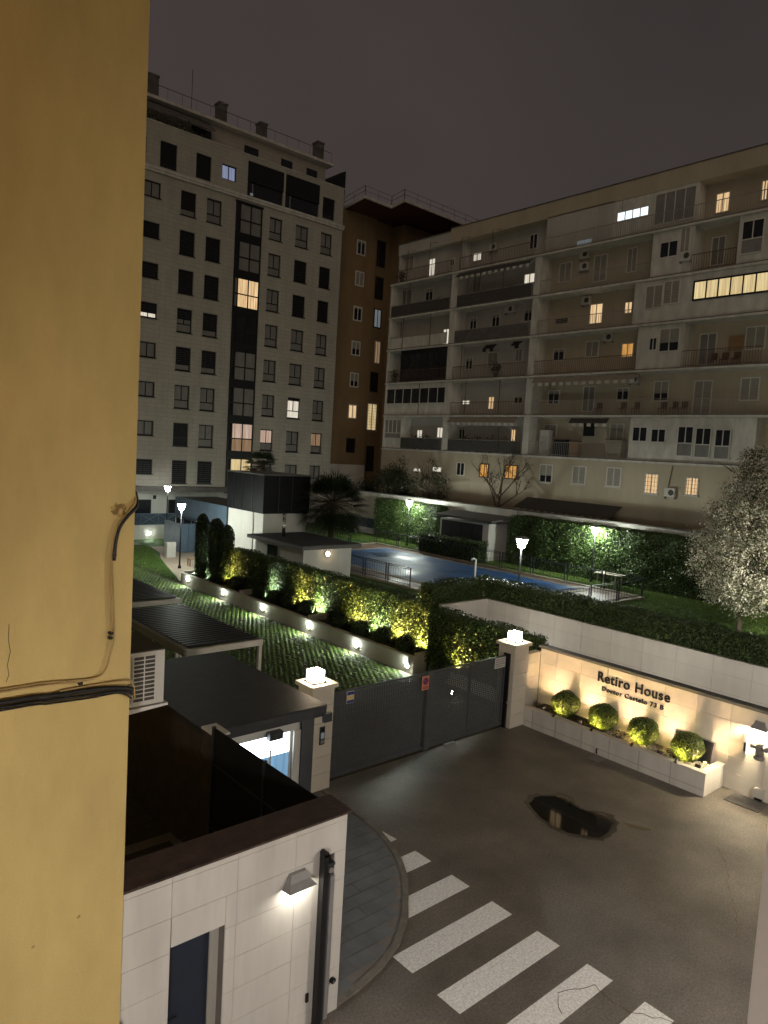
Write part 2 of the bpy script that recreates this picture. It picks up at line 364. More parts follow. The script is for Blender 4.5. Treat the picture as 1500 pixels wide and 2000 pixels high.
def railing(parent, axis, F, u0, u1, z0, h, material, pitch=.13, name='railing', post=2.0):
    m = MB(); fbox(m, axis, F, u0, u1, z0 + h - .04, z0 + h, 0, .04); fbox(m, axis, F, u0, u1, z0 + .06, z0 + .09, .008, .034)
    n = int((u1 - u0) / pitch)
    for i in range(n + 1):
        u = u0 + (u1 - u0) * i / max(n, 1); fbox(m, axis, F, u - .009, u + .009, z0 + .09, z0 + h - .04, .012, .03)
    return m.build(name, material, parent, kind='stuff')

# ------------------------------------------------------------------ ground, road, pavement, lawn
S = dict(kind='structure')
MB().box(-220, 260, -220, 260, -1.0, -.02).build('ground', 'gravel_terrain', **S)
MB().box(-40, 18.62, -45, 13.3, -.5, 0).build('road', 'asphalt', **S)
MB().box(3.2, 18.3, 13.3, 62, -.5, -.004).build('driveway', 'soil_dark', **S)
MB().box(18.3, 26, 37.6, 62, -.5, -.006).build('turf', 'lawn_green', **S)
MB().prism([(18.3, 37.6), (26, 37.6), (26, 51.4), (22.2, 51.4), (21.6, 48.4), (20.75, 46.4), (20.1, 44.3), (19.3, 41.6), (18.75, 39.6), (18.3, 38.4)], -.3, .02).build('courtyard', 'path_tile', **S)
MB().box(10, 22.1, 52.6, 54.9, -.3, .012).build('garden_path', 'paving', **S)
lawn = MB().prism([(20.0, 18.5), (22.5, 18.5), (22.5, -30), (41, -30), (41, 60), (26.6, 60), (26.6, 38), (20, 38)], -.4, 1.0).build('lawn', 'lawn_green', **S)
# zebra crossing bars, painted on the asphalt
for k, (xa, ya) in enumerate([(7.6, 7.37), (7.59, 6.36), (7.6, 5.37), (7.6, 4.37), (8.45, 8.38), (9.25, 9.4), (9.78, 10.4)]):
    yb = ya + .46; xb = 10.02
    poly = [(xa, ya), (xb, ya), (xb, yb), (xa, yb)]
    if k == 4: poly = [(8.46, ya), (xb, ya), (xb, yb), (8.88, yb)]
    if k == 5: poly = [(9.30, ya), (xb, ya), (xb, yb), (9.58, yb)]
    if k == 6: poly = [(9.80, ya), (xb - .02, ya), (9.95, yb + .1)]
    MB().prism(poly, .001, .005).build('crossing_stripe', 'paint_white', **S)
# cracks in the asphalt
for pts in ([(10.2, 3.9), (10.0, 4.4), (9.6, 4.9), (9.7, 5.5), (9.1, 5.75), (8.7, 5.4)], [(12.7, 4.6), (13.4, 4.9), (14.2, 5.4), (15.0, 5.8), (15.6, 6.3)], [(17.9, 6.0), (17.3, 5.9), (16.9, 5.5), (16.4, 5.4)]):
    fine = []
    for a, b in zip(pts, pts[1:]):
        for i in range(5): fine.append((a[0] + (b[0] - a[0]) * i / 5 + random.uniform(-.03, .03), a[1] + (b[1] - a[1]) * i / 5 + random.uniform(-.03, .03)))
    m = MB()
    for a, b in zip(fine, fine[1:]): m.bar((*a, .006), (*b, .006), random.uniform(.006, .013), .004)
    m.build('asphalt_crack', 'stain', **S)
# puddle: outline with an uneven edge, on the road
pp = [(13.64, 9.80), (13.95, 9.86), (14.25, 9.80), (14.58, 9.60), (14.66, 9.35), (14.45, 9.1), (14.42, 8.85), (14.62, 8.62), (14.68, 8.35), (14.50, 8.1), (14.05, 7.95), (13.62, 7.93), (13.42, 8.2), (13.28, 8.5), (13.2, 8.8), (13.28, 9.1), (13.42, 9.45)]
out = []
for i in range(len(pp)):
    a, b = pp[i], pp[(i + 1) % len(pp)]
    for t in (0, .33, .66): out.append((a[0] + (b[0] - a[0]) * t + random.uniform(-.03, .03), a[1] + (b[1] - a[1]) * t + random.uniform(-.03, .03)))
cx_, cy_ = 13.95, 8.9
MB().prism([(cx_ + (x - cx_) * random.uniform(1.10, 1.24), cy_ + (y - cy_) * random.uniform(1.08, 1.18)) for x, y in out], .0002, .0022).build('damp_patch', 'asphalt_wet', **S)
MB().prism(out, .0005, .004).build('puddle', 'water', **S)
MB().prism([(14.72, 8.0), (14.82, 7.8), (14.9, 7.6), (14.98, 7.45), (14.9, 7.4), (14.76, 7.55), (14.66, 7.8)], .0005, .004).build('puddle', 'water', **S)

# pavement beside the gatehouse: flush slabs inside a curved granite kerb
kerb = [(10.05, 12.95), (10.06, 12.4), (10.03, 11.95), (10.0, 11.4), (9.92, 10.8), (9.76, 10.25), (9.55, 9.75), (9.25, 9.25), (8.85, 8.8), (8.4, 8.35), (7.85, 7.95), (7.3, 7.72), (6.7, 7.58), (6.27, 7.53)]
pav = MB().prism([(x - .02, y) for x, y in kerb] + [(6.27, 12.95)], 0, .012).build('pavement', 'joint_grey', **S)
def kx(y):
    for (xa, ya), (xb, yb) in zip(kerb, kerb[1:]):
        if yb <= y <= ya: return xa + (xb - xa) * (ya - y) / (ya - yb)
    return 6.3
row = 0; y = 7.62
while y < 12.9:
    ym = min(y + .29, 12.93); xe = min(kx(y), kx(ym)) - .17; x = 6.28 - (row % 3) * .33
    while x < xe - .1:
        a, b = max(x, 6.28), min(x + .98, xe)
        if b - a > .1: piece('paving_slab', a, b - .009, y, ym - .009, .008, .030 + random.choice((0, .002, .004)), 'paving', pav)
        x += .98
    y += .30; row += 1
for i, (p, q) in enumerate(zip(kerb, kerb[1:])):
    d = Vector((q[0] - p[0], q[1] - p[1])); d.normalize(); nrm = Vector((d.y, -d.x))
    if nrm.x * (6 - p[0]) + nrm.y * (12 - p[1]) < 0: nrm = -nrm
    g = .008
    MB().prism([(p[0] + d.x * g, p[1] + d.y * g), (q[0] - d.x * g, q[1] - d.y * g), (q[0] + nrm.x * .11 - d.x * g, q[1] + nrm.y * .11 - d.y * g), (p[0] + nrm.x * .11 + d.x * g, p[1] + nrm.y * .11 + d.y * g)], .0, .042).build('kerbstone', 'kerbstone', pav)

# ------------------------------------------------------------------ yellow building beside the viewpoint
yb_ = thing('yellow_building', (-4, 14, 0), 'ochre yellow rendered building end wall with cables crossing it', 'building')
MB().box(-14, 3.03, 7.45, 26, 1.44, 19).build('wall', 'yellow_render', yb_)
MB().box(-14, 3.045, 7.42, 26, 0, 1.44).build('plinth', 'plinth_grey', yb_)
def blot(cx, cz, rx, rz, material, parent, n=22, seed=1, name='stain'):
    r = random.Random(seed); vs = [(cx, 7.446, cz)]
    for i in range(n):
        a = 2 * math.pi * i / n; k = r.uniform(.72, 1.15); vs.append((cx + rx * k * math.cos(a), 7.446, cz + rz * k * math.sin(a)))
    return MB().add(vs, [(0, 1 + (i + 1) % n, 1 + i) for i in range(n)]).build(name, material, parent)
m_, nt_, b_ = _new('yellow_stain')   # dirt mark in the render: darker, feathered by noise
geo_ = nt_.nodes.new('ShaderNodeNewGeometry'); n_ = nt_.nodes.new('ShaderNodeTexNoise'); n_.inputs['Scale'].default_value = 16; n_.inputs['Detail'].default_value = 7
r_ = nt_.nodes.new('ShaderNodeValToRGB'); r_.color_ramp.elements[0].position = .42; r_.color_ramp.elements[1].position = .6
r_.color_ramp.elements[0].color = (.20, .13, .045, 1); r_.color_ramp.elements[1].color = (.56, .38, .14, 1)
nt_.links.new(geo_.outputs['Position'], n_.inputs['Vector']); nt_.links.new(n_.outputs['Fac'], r_.inputs['Fac']); nt_.links.new(r_.outputs['Color'], b_.inputs['Base Color']); b_.inputs['Roughness'].default_value = .95
M['yellow_stain'] = m_
blot(2.86, 7.25, .085, .075, 'yellow_stain', yb_, seed=3); blot(2.20, 1.47, .24, .13, 'yellow_stain', yb_, seed=5)
for sx, sz in ((2.1, 2.75), (2.55, 2.9), (2.32, 1.74)): blot(sx, sz, .022, .02, 'yellow_stain', yb_, n=9, seed=int(sx * 100))
m = MB(); cz = [(1.83, 6.15), (1.825, 6.0), (1.845, 5.88), (1.82, 5.75), (1.835, 5.65), (1.81, 5.58)]
for a, b in zip(cz, cz[1:]): m.bar((a[0], 7.449, a[1]), (b[0], 7.449, b[1]), .006, .006)
m.build('crack', 'stain', yb_)
def cable(pts, r, material, label, grp='wall cables', y=7.425):
    # smooth the polyline
    P = [Vector((p[0], p[2] if len(p) > 2 else y, p[1])) for p in pts]; Q = []
    for i in range(len(P) - 1):
        p0, p1, p2, p3 = P[max(i - 1, 0)], P[i], P[i + 1], P[min(i + 2, len(P) - 1)]
        for k in range(5):
            t = k / 5; Q.append(.5 * ((2 * p1) + (p2 - p0) * t + (2 * p0 - 5 * p1 + 4 * p2 - p3) * t * t + (3 * p1 - p0 - 3 * p2 + p3) * t ** 3))
    Q.append(P[-1]); return MB().tube(Q, r, 8).build('cable', material, smooth=True, label=label, category='cable', group=grp)
cable([(-1, 5.50), (1.76, 5.525), (2.2, 5.52), (2.6, 5.49), (2.74, 5.54), (2.80, 5.70), (2.835, 5.9), (2.83, 6.1), (2.81, 6.42), (2.795, 6.69), (2.815, 6.9), (2.86, 7.08), (2.95, 7.20), (3.03, 7.32), (3.06, 7.5, 7.6)], .009, 'cable_tan', 'thin tan painted cable curving up the yellow wall to its corner')
cable([(-1, 5.475), (1.76, 5.50), (2.2, 5.497), (2.55, 5.48), (2.72, 5.52), (2.79, 5.68), (2.812, 5.9), (2.80, 6.1), (2.785, 6.42), (2.78, 6.69), (2.80, 6.9), (2.85, 7.09), (2.94, 7.215), (3.02, 7.335), (3.05, 7.52, 7.6)], .010, 'cable_tan', 'lower of the paired tan cables curving up the yellow wall', y=7.423)
cable([(2.812, 6.72), (2.825, 6.92), (2.865, 7.07), (2.945, 7.185), (3.035, 7.29), (3.07, 7.42, 7.55)], .019, 'cable_black', 'thick black cable looping over the yellow wall corner', y=7.415)
cable([(-1, 5.36), (1.76, 5.40), (2.2, 5.385), (2.6, 5.375), (2.9, 5.345), (3.05, 5.30)], .026, 'cable_black', 'thickest black cable running level along the yellow wall', y=7.41)
cable([(-1, 5.30), (1.76, 5.345), (2.2, 5.335), (2.6, 5.32), (2.9, 5.30), (3.06, 5.25)], .014, 'cable_black', 'black cable just under the thickest one on the yellow wall', y=7.42)
cable([(-1, 5.26), (1.76, 5.315), (2.2, 5.30), (2.6, 5.285), (2.9, 5.285), (3.05, 5.20)], .009, 'cable_black', 'lowest thin black cable along the yellow wall', y=7.425)
cable([(2.3, 5.415), (2.7, 5.42), (2.95, 5.41), (3.05, 5.37), (3.08, 5.2)], .009, 'cable_tan', 'tan cable bowing over the yellow wall edge toward the air conditioner', y=7.42)
for x, z in ((2.80, 5.95), (2.795, 5.9), (2.5, 5.46), (2.36, 5.36), (2.12, 5.375), (2.87, 5.34), (2.81, 6.78)):
    MB().box(x - .02, x + .02, 7.398, 7.448, z - .012, z + .012).build('cable_clip', 'cable_black', yb_)

# air conditioner on a bracket round the corner
ac = thing('air_conditioner', (3.6, 8.6, 4.72), 'white outdoor air conditioner with gridded grille on the yellow building corner', 'air conditioner')
MB().box(3.40, 3.85, 8.42, 9.35, 4.72, 5.38).build('casing', 'ac_dark', ac)
MB().box(3.395, 3.855, 8.40, 8.42, 4.715, 5.385).build('face', 'ac_white', ac)
MB().box(3.45, 3.73, 8.394, 8.399, 4.77, 5.345).build('grille_opening', 'ac_dark', ac)
for i in range(12):
    z = 4.77 + i * .575 / 11; MB().box(3.45, 3.73, 8.384, 8.393, z - .006, z + .006).build('grille_bar', 'ac_white', ac)
for x in (3.45, 3.59, 3.73): MB().box(x - .007, x + .007, 8.381, 8.3835, 4.765, 5.35).build('grille_bar', 'ac_white', ac)
MB().box(3.39, 3.86, 8.41, 9.36, 5.386, 5.40).build('lid', 'ac_dark', ac)
MB().add([(3.04, 8.36, 4.62), (3.04, 9.4, 4.62), (3.9, 9.4, 4.68), (3.9, 8.36, 4.68), (3.04, 8.36, 4.69), (3.04, 9.4, 4.69), (3.9, 9.4, 4.71), (3.9, 8.36, 4.71)], [(0, 1, 2, 3), (4, 7, 6, 5), (0, 3, 7, 4), (1, 5, 6, 2), (3, 2, 6, 7), (0, 4, 5, 1)]).build('bracket', 'white_metal', ac)

# own window jamb at the viewpoint
MB().box(.712, .745, .170, .2415, 6.4, 9.0).build('window_frame', 'jamb_white', label='white upright of the open window the view is taken from', category='window frame')

# ------------------------------------------------------------------ white tiled enclosure at the street
en = thing('tiled_enclosure', (4.65, 7.75, 0), 'white tiled street enclosure wall with dark door and wet dark coping', 'wall')
holed_wall(en, 'y', 7.532, 3.05, 6.235, 0, 2.93, [(3.645, 4.36, 0, 2.035), (5.87, 6.045, 0, 2.40)], 'joint_grey', depth=.24, name='backing')
MB().box(3.05, 6.235, 7.80, 7.94, 0, 2.93).build('rear_leaf', 'render_white', en)
MB().box(6.236, 6.245, 7.53, 7.94, 0, 2.93).build('end_face', 'tile_white', en)
zr = [0, .22, .66, 1.10, 1.535, 1.975, 2.41, 2.845, 2.93]; ux = [3.05, 3.637, 4.512, 5.388, 6.24]
for za, zb in zip(zr, zr[1:]):
    for ua, ub in zip(ux, ux[1:]):
        spans = [(ua, ub, za, zb)]
        for h in ((3.645, 4.36, 0, 2.035), (5.87, 6.045, 0, 2.40)):
            ns = []
            for a, b, c, d in spans:
                if b <= h[0] or a >= h[1] or d <= h[2] or c >= h[3]: ns.append((a, b, c, d)); continue
                if a < h[0] - .02: ns.append((a, h[0], c, d))
                if b > h[1] + .02: ns.append((h[1], b, c, d))
                if d > h[3] + .02: ns.append((max(a, h[0]), min(b, h[1]), max(c, h[3]), d))
            spans = ns
        for a, b, c, d in spans: piece('tile', a + .003, b - .003, 7.512, 7.531, c + .003, d - .003, 'tile_white', en)
MB().add([(3.03, 7.48, 2.935), (6.30, 7.48, 2.935), (6.30, 8.02, 2.955), (3.03, 8.02, 2.955), (3.03, 7.48, 2.965), (6.30, 7.48, 2.965), (6.30, 8.02, 2.985), (3.03, 8.02, 2.985)], [(0, 3, 2, 1), (4, 5, 6, 7), (0, 1, 5, 4), (1, 2, 6, 5), (2, 3, 7, 6), (3, 0, 4, 7)]).build('coping', 'coping_wet', en)
dr = MB().box(3.65, 4.24, 7.69, 7.73, .01, 2.03).build('door', 'door_navy', en)
MB().tube([(3.70, 7.66, 1.02), (3.70, 7.62, 1.02), (3.80, 7.62, 1.02)], .011, 8).build('handle', 'black_metal', dr)
MB().box(4.24, 4.358, 7.66, 7.74, .01, 2.03).build('door_reveal', 'old_wall', en)
MB().box(5.66, 5.70, 7.485, 7.511, .38, .50).build('switch', 'black_metal', en)
# sliding gate track and posts standing in the slot
sg = thing('sliding_gate_post', (5.9, 7.5, 0), 'black steel sliding gate post and guide channel in the tiled wall slot', 'gate post')
MB().box(5.782, 5.862, 7.40, 7.505, 0, 2.50).build('post', 'black_metal', sg); MB().tube([(5.822, 7.40, 2.50), (5.822, 7.505, 2.50)], .045, 12).build('post_cap', 'black_metal', sg)
MB().box(5.90, 5.935, 7.46, 7.54, 0, 2.15).build('guide_rail', 'dark_metal', sg); MB().box(5.955, 6.02, 7.455, 7.50, 0, 2.12).build('gate_edge', 'lamp_grey', sg)
MB().tube([(5.945, 7.44, 2.22), (5.945, 7.51, 2.22)], .04, 12).build('roller', 'steel', sg); MB().box(5.90, 6.03, 7.47, 7.53, 2.26, 2.30).build('bracket', 'dark_metal', sg)
fk = thing('key_switch', (6.12, 7.5, .5), 'small black key switch low on the tiled wall beside the gate slot', 'switch')
MB().tube([(6.115, 7.47, .50), (6.115, 7.5115, .50)], .045, 14).build('body', 'black_metal', fk); MB().box(6.105, 6.125, 7.462, 7.4695, .485, .515).build('keyhole', 'steel', fk)
# wedge shaped wall lamps (hut and sign wall)
def wedge_lamp(loc, rot, label, glow, w=.46):
    t = thing('wall_lamp', loc, label, 'wall lamp'); t.rotation_euler[2] = rot; WL[t.name] = Vector((0, 0, 0))
    hw = w / 2; z1, z0, d = .095, -.10, .18
    sh = MB()
    top = [(-hw * .55, 0, z1), (hw * .55, 0, z1), (hw * .5, -.05, z1 - .01), (-hw * .5, -.05, z1 - .01)]
    mid = [(-hw * .72, 0, .0), (hw * .72, 0, .0), (hw * .68, -.09, -.01), (-hw * .68, -.09, -.01)]
    bot = [(-hw, 0, z0), (hw, 0, z0), (hw * .95, -d, z0 + .015), (-hw * .95, -d, z0 + .015)]
    sh.add(top + mid + bot, [(0, 1, 2, 3), (2, 1, 5, 6), (3, 2, 6, 7), (0, 3, 7, 4), (6, 5, 9, 10), (7, 6, 10, 11), (4, 7, 11, 8), (1, 0, 4, 5), (5, 4, 8, 9)])
    sh.build('shade', 'lamp_grey', t)
    MB().add([(-hw * .85, -.015, z0 + .012), (hw * .85, -.015, z0 + .012), (hw * .82, -d + .02, z0 + .024), (-hw * .82, -d + .02, z0 + .024)], [(0, 1, 2, 3)]).build('diffuser', glow, t)
    return t
wedge_lamp((5.41, 7.508, 2.28), 0, 'grey wedge wall lamp lighting the white tiled enclosure', 'hut_glow')
# dark steel fence closing the enclosure's side, court floor inside
fe = thing('sheet_fence', (6.22, 9.6, 0), 'dark sheet metal fence from tiled enclosure to lit gatehouse', 'fence')
for ya, yb2 in ((7.96, 9.62), (9.68, 11.35)): MB().box(6.205, 6.225, ya, yb2, .05, 2.88).build('panel', 'dark_sheet', fe)
for yp in (9.65, 11.38): MB().box(6.18, 6.24, yp - .028, yp + .028, 0, 2.90).build('post', 'dark_metal', fe)
for zz in (1.0, 2.2): MB().box(6.19, 6.204, 7.96, 11.35, zz, zz + .04).build('rail', 'dark_metal', fe)
MB().box(6.172, 6.179, 9.63, 9.67, 1.55, 1.80).build('latch', 'steel', fe)
MB().box(3.05, 6.2, 7.95, 13, -.3, .004).build('enclosure_floor', 'earth', **S)
MB().box(3.06, 3.12, 8.6, 8.9, 1.4, 1.7).build('meter_plate', 'sign_white', label='small pale plate in the dark enclosure court', category='sign')

# ------------------------------------------------------------------ gatehouse with lit door
gh = thing('gatehouse', (7.7, 14, 0), 'low gatehouse with dark flat roof and brightly lit glass door', 'building')
MB().box(6.30, 9.10, 11.84, 16.45, 2.52, 2.62).build('roof', 'bitumen', gh)
MB().box(6.55, 9.06, 11.80, 11.835, 2.40, 2.615).build('fascia', 'dark_metal', gh)
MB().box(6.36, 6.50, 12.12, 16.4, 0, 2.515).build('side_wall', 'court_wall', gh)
MB().box(8.92, 9.05, 12.2, 16.4, 0, 2.515).build('side_wall', 'render_white', gh)
MB().box(6.5, 8.92, 16.28, 16.4, 0, 2.515).build('rear_wall', 'interior_blue', gh)
MB().box(6.50, 8.92, 12.2, 16.28, .0, .02).build('floor', 'interior_blue', gh)
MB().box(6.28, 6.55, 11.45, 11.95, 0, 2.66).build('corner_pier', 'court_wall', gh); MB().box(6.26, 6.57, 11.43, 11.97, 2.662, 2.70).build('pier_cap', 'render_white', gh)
MB().box(6.50, 8.92, 12.10, 12.2, 2.10, 2.515).build('lintel', 'render_white', gh)
MB().box(6.55, 8.95, 11.88, 12.08, 2.41, 2.515).build('canopy_beam', 'render_white', gh)
MB().box(6.56, 8.37, 12.13, 12.17, 1.66, 2.095).build('light_panel', 'cabin_glow', gh)
dd = MB().box(7.22, 7.26, 12.12, 12.18, 0, 1.79).box(7.90, 7.94, 12.12, 12.18, 0, 1.79).box(8.38, 8.44, 12.12, 12.18, 0, 2.1).build('door', 'white_metal', gh)
MB().box(7.26, 7.90, 12.14, 12.15, .04, 1.65).build('pane', 'door_blue', dd)
MB().box(7.94, 8.38, 12.14, 12.15, .04, 1.1).build('pane', 'blue_metal', dd); MB().box(7.94, 8.38, 12.14, 12.15, 1.1, 1.65).build('pane', 'door_blue', dd)
MB().box(8.445, 8.62, 12.06, 12.2, 0, 2.1).build('door_jamb', 'render_white', gh)
MB().box(8.622, 8.92, 12.02, 12.2, 0, 2.41).build('steel_panel', 'gate_grey', gh)
MB().box(7.78, 8.10, 11.95, 12.095, 2.06, 2.22).build('door_sensor', 'dark_metal', gh)
MB().box(6.5, 8.92, 13.5, 14.0, 2.46, 2.50).build('ceiling_light', 'cabin_glow', gh)
# rain outlet under the roof corner
MB().box(8.95, 9.16, 11.72, 11.79, 2.28, 2.47).build('rain_outlet', 'dark_metal', gh)

# ------------------------------------------------------------------ carports with corrugated roofs
def pergola(x0, x1, y0, y1, z, label):
    t = thing('carport', ((x0 + x1) / 2, (y0 + y1) / 2, 0), label, 'carport')
    MB().box(x0, x1, y0, y0 + .12, z - .16, z).build('beam', 'white_metal', t); MB().box(x0, x1, y1 - .12, y1, z - .16, z).build('beam', 'white_metal', t)
    MB().box(x0 - .05, x0 + .10, y0 + .12, y1 - .12, z - .18, z + .02).build('gutter', 'lamp_grey', t); MB().box(x1 - .08, x1, y0 + .12, y1 - .12, z - .14, z - .01).build('beam', 'dark_metal', t)
    for x in (x0 + .02, x1 - .12):
        for yy in (y0 + .01, y1 - .11): MB().box(x, x + .10, yy, yy + .10, 0, z - .16).build('post', 'white_metal', t)
    pitch = .21; n = int((y1 - y0 - .24) / pitch)
    for i in range(n):
        yy = y0 + .12 + i * pitch; s = .02
        MB().add([(x0 + .1, yy, z + s), (x1 - .08, yy, z - .005 + s), (x1 - .08, yy + .12, z - .005 + s), (x0 + .1, yy + .12, z + s),
                  (x0 + .1, yy + .145, z + .035 + s), (x1 - .08, yy + .145, z + .03 + s), (x1 - .08, yy + pitch - .004, z + .03 + s), (x0 + .1, yy + pitch - .004, z + .035 + s)], [(0, 1, 2, 3), (3, 2, 5, 4), (4, 5, 6, 7)]).build('roof_sheet', 'corrugated', t)
    return t
pg = pergola(8.55, 10.88, 17.3, 22.4, 2.5, 'carport with ridged dark roof and white frame behind the gatehouse')
MB().box(10.70, 10.80, 17.22, 17.30, .75, .95).build('post_lamp', 'lit_white', pg)
pergola(8.55, 11.1, 23.05, 29.2, 2.56, 'carport with ridged dark roof farther up the drive beyond the first')

# ------------------------------------------------------------------ gate with pillars and lanterns
def pillar(x0, x1, y0, y1, label, zt=2.46):
    t = thing('gate_pillar', ((x0 + x1) / 2, (y0 + y1) / 2, 0), label, 'gate pillar')
    MB().box(x0 + .012, x1 - .012, y0 + .012, y1 - .012, 0, zt).build('core', 'joint_grey', t)
    n = 6
    for i in range(n):
        a, b = zt * i / n, zt * (i + 1) / n
        MB().box(x0, x1, y0, y1, a + .004, b - .004).build('block', 'stone_cream', t, bevel=.004)
    MB().box(x0 - .07, x1 + .07, y0 - .07, y1 + .07, zt + .002, zt + .10).build('cap', 'stone_cream', t, bevel=.012)
    return t
def lantern(cx, cy, z, label):
    t = thing('pillar_lantern', (cx, cy, z), label, 'lantern'); h = .15
    MB().box(cx - .19, cx + .19, cy - .19, cy + .19, z, z + .025).build('base', 'dark_metal', t)
    MB().box(cx - h, cx + h, cy - h, cy + h, z + .03, z + .285).build('glass', 'lantern_glow', t)
    for sx in (-1, 1):
        for sy in (-1, 1): MB().box(cx + sx * (h + .004) - .013, cx + sx * (h + .004) + .013, cy + sy * (h + .004) - .013, cy + sy * (h + .004) + .013, z + .026, z + .315).build('frame_post', 'dark_metal', t)
    return t
pl = pillar(9.60, 10.22, 13.05, 13.62, 'cream stone gate pillar with intercom beside the gatehouse')
ic = MB().box(9.85, 9.99, 13.025, 13.049, 1.13, 1.56).build('intercom', 'dark_metal', pl)
MB().box(9.875, 9.965, 13.018, 13.0245, 1.44, 1.53).build('camera_eye', 'black_metal', ic); MB().box(9.875, 9.965, 13.018, 13.0245, 1.28, 1.42).build('keypad', 'lit_dim_cool', ic); MB().box(9.875, 9.965, 13.018, 13.0245, 1.16, 1.25).build('speaker', 'lamp_grey', ic)
pr = pillar(16.92, 17.58, 13.05, 13.66, 'cream stone gate pillar next to the lettered sign wall')
lantern(9.86, 13.33, 2.565, 'glowing cube lantern on the pillar beside the gatehouse')
lantern(17.25, 13.35, 2.565, 'glowing cube lantern on the pillar by the sign wall')
gt = thing('driveway_gate', (13.6, 13.33, 0), 'anthracite perforated double leaf driveway gate between two lantern pillars', 'gate')
def leaf_gate(x0, x1, stiles):
    z0, z1 = .07, 2.20
    f = MB()
    for a, b in [(x0, x0 + .07), (x1 - .07, x1)] + stiles: f.box(a, b, 13.30, 13.36, z0, z1)
    f.box(x0 + .07, x1 - .07, 13.305, 13.355, z0, z0 + .08); f.box(x0 + .07, x1 - .07, 13.305, 13.355, z1 - .05, z1)
    lf = f.build('gate_leaf', 'gate_grey', gt)
    V, F = [], []; pu, pz = .082, .062; nz = int((z1 - z0 - .13) / pz); nu = int((x1 - x0 - .14) / pu)
    for j in range(nz):
        for i in range(nu):
            u = x0 + .07 + i * pu; z = z0 + .08 + j * pz; off = .017 if j % 2 else 0
            o = [(u, z), (u + pu, z), (u + pu, z + pz), (u, z + pz)]; a, b = u + .016 + off, u + .046 + off; c, d = z + .021, z + .041
            q = [(a, c), (b, c), (b, d), (a, d)]; k = len(V); V += [(p[0], 13.322, p[1]) for p in o + q] + [(p[0], 13.327, p[1]) for p in q]
            F += [(k + s, k + (s + 1) % 4, k + 4 + (s + 1) % 4, k + 4 + s) for s in range(4)] + [(k + 4 + s, k + 4 + (s + 1) % 4, k + 8 + (s + 1) % 4, k + 8 + s) for s in range(4)]
    base = WL[lf.name]; me = npmesh('perforated_sheet', np.array(V) - np.array(base), np.array(F), 'gate_grey'); place('perforated_sheet', me, base, lf, kind='stuff')
    return lf
la = leaf_gate(10.28, 13.60, []); lb = leaf_gate(13.66, 16.84, [(15.28, 15.34)])
MB().box(13.54, 13.72, 13.26, 13.298, .05, 2.22).build('meeting_post', 'gate_grey', gt)
MB().box(16.845, 16.90, 13.18, 13.40, 0, 2.26).build('hinge_post', 'black_metal', gt)
MB().box(16.85, 16.89, 13.165, 13.179, .75, .83).build('lock', 'steel', gt)
MB().box(14.35, 14.75, 13.20, 13.295, .0, .045).build('drop_bolt', 'steel', gt)
sgn = MB().box(10.80, 11.03, 13.285, 13.298, 1.86, 2.16).build('notice', 'sign_white', gt)
MB().box(10.81, 11.02, 13.278, 13.2845, 2.07, 2.15).build('notice_band', 'sign_blue', sgn); MB().box(10.81, 11.02, 13.278, 13.2845, 1.95, 2.06).build('notice_band', 'sign_yellow', sgn); MB().box(10.81, 11.02, 13.278, 13.2845, 1.87, 1.94).build('notice_band', 'sign_blue', sgn)
s2 = MB().box(13.31, 13.56, 13.235, 13.25, 1.76, 2.14).build('no_parking_sign', 'sign_orange', gt)
def disc(c, r0, r1, y, n=24):
    m = MB(); m.add([(c[0] + r * math.cos(2 * math.pi * i / n), y, c[1] + r * math.sin(2 * math.pi * i / n)) for r in (max(r0, .001), r1) for i in range(n)], [(i, (i + 1) % n, n + (i + 1) % n, n + i) for i in range(n)]); return m
disc((13.435, 2.0), 0, .085, 13.231).build('sign_disc', 'sign_blue', s2); disc((13.435, 2.0), .075, .105, 13.229).build('sign_ring', 'sign_red', s2)
MB().bar((13.38, 13.2275, 2.055), (13.49, 13.2275, 1.945), .004, .025).build('sign_bar', 'sign_red', s2)
for zz in (1.845, 1.805): MB().box(13.34, 13.53, 13.2305, 13.2345, zz - .012, zz + .012).build('sign_text_line', 'sign_red', s2)
s3 = MB().box(16.33, 16.80, 13.285, 13.298, 1.86, 2.17).build('notice', 'sign_white', gt)
for i, wl in enumerate((.40, .36, .40, .30)): MB().box(16.365, 16.365 + wl, 13.281, 13.2845, 2.105 - i * .065, 2.125 - i * .065).build('notice_line', 'lamp_grey', s3)

# ------------------------------------------------------------------ sign wall with planter
sw = thing('sign_wall', (18.7, 5, 0), 'cream stone panelled entrance wall carrying the black lettering', 'wall')
MB().box(18.625, 18.80, -14, 13.36, 0, 2.17).build('backing', 'joint_grey', sw)
zr = [.0, .435, .87, 1.305, 1.74, 2.175]
for j, (za, zb) in enumerate(zip(zr, zr[1:])):
    yy = 13.33; first = .60
    while yy > -3:
        w = first if yy > 13.3 else .885; first = .885
        piece('stone_panel', 18.598, 18.624, yy - w + .003, yy - .003, za + .003, zb - .003, 'stone_cream', sw); yy -= w
MB().box(18.55, 18.86, -14, 13.40, 2.18, 2.26).build('coping', 'coping_grey', sw)
MB().box(17.59, 18.62, 13.37, 13.52, 0, 2.0).build('return_backing', 'joint_grey', sw)
for za, zb in zip(zr[:-1], zr[1:-1] + [2.02]):
    for ua, ub in ((17.60, 18.02), (18.02, 18.595)): piece('stone_panel', ua + .003, ub - .003, 13.345, 13.368, za + .003, min(zb, 2.02) - .003, 'stone_cream', sw)
MB().box(17.60, 18.62, 13.33, 13.56, 2.022, 2.06).build('return_coping', 'stone_cream', sw)
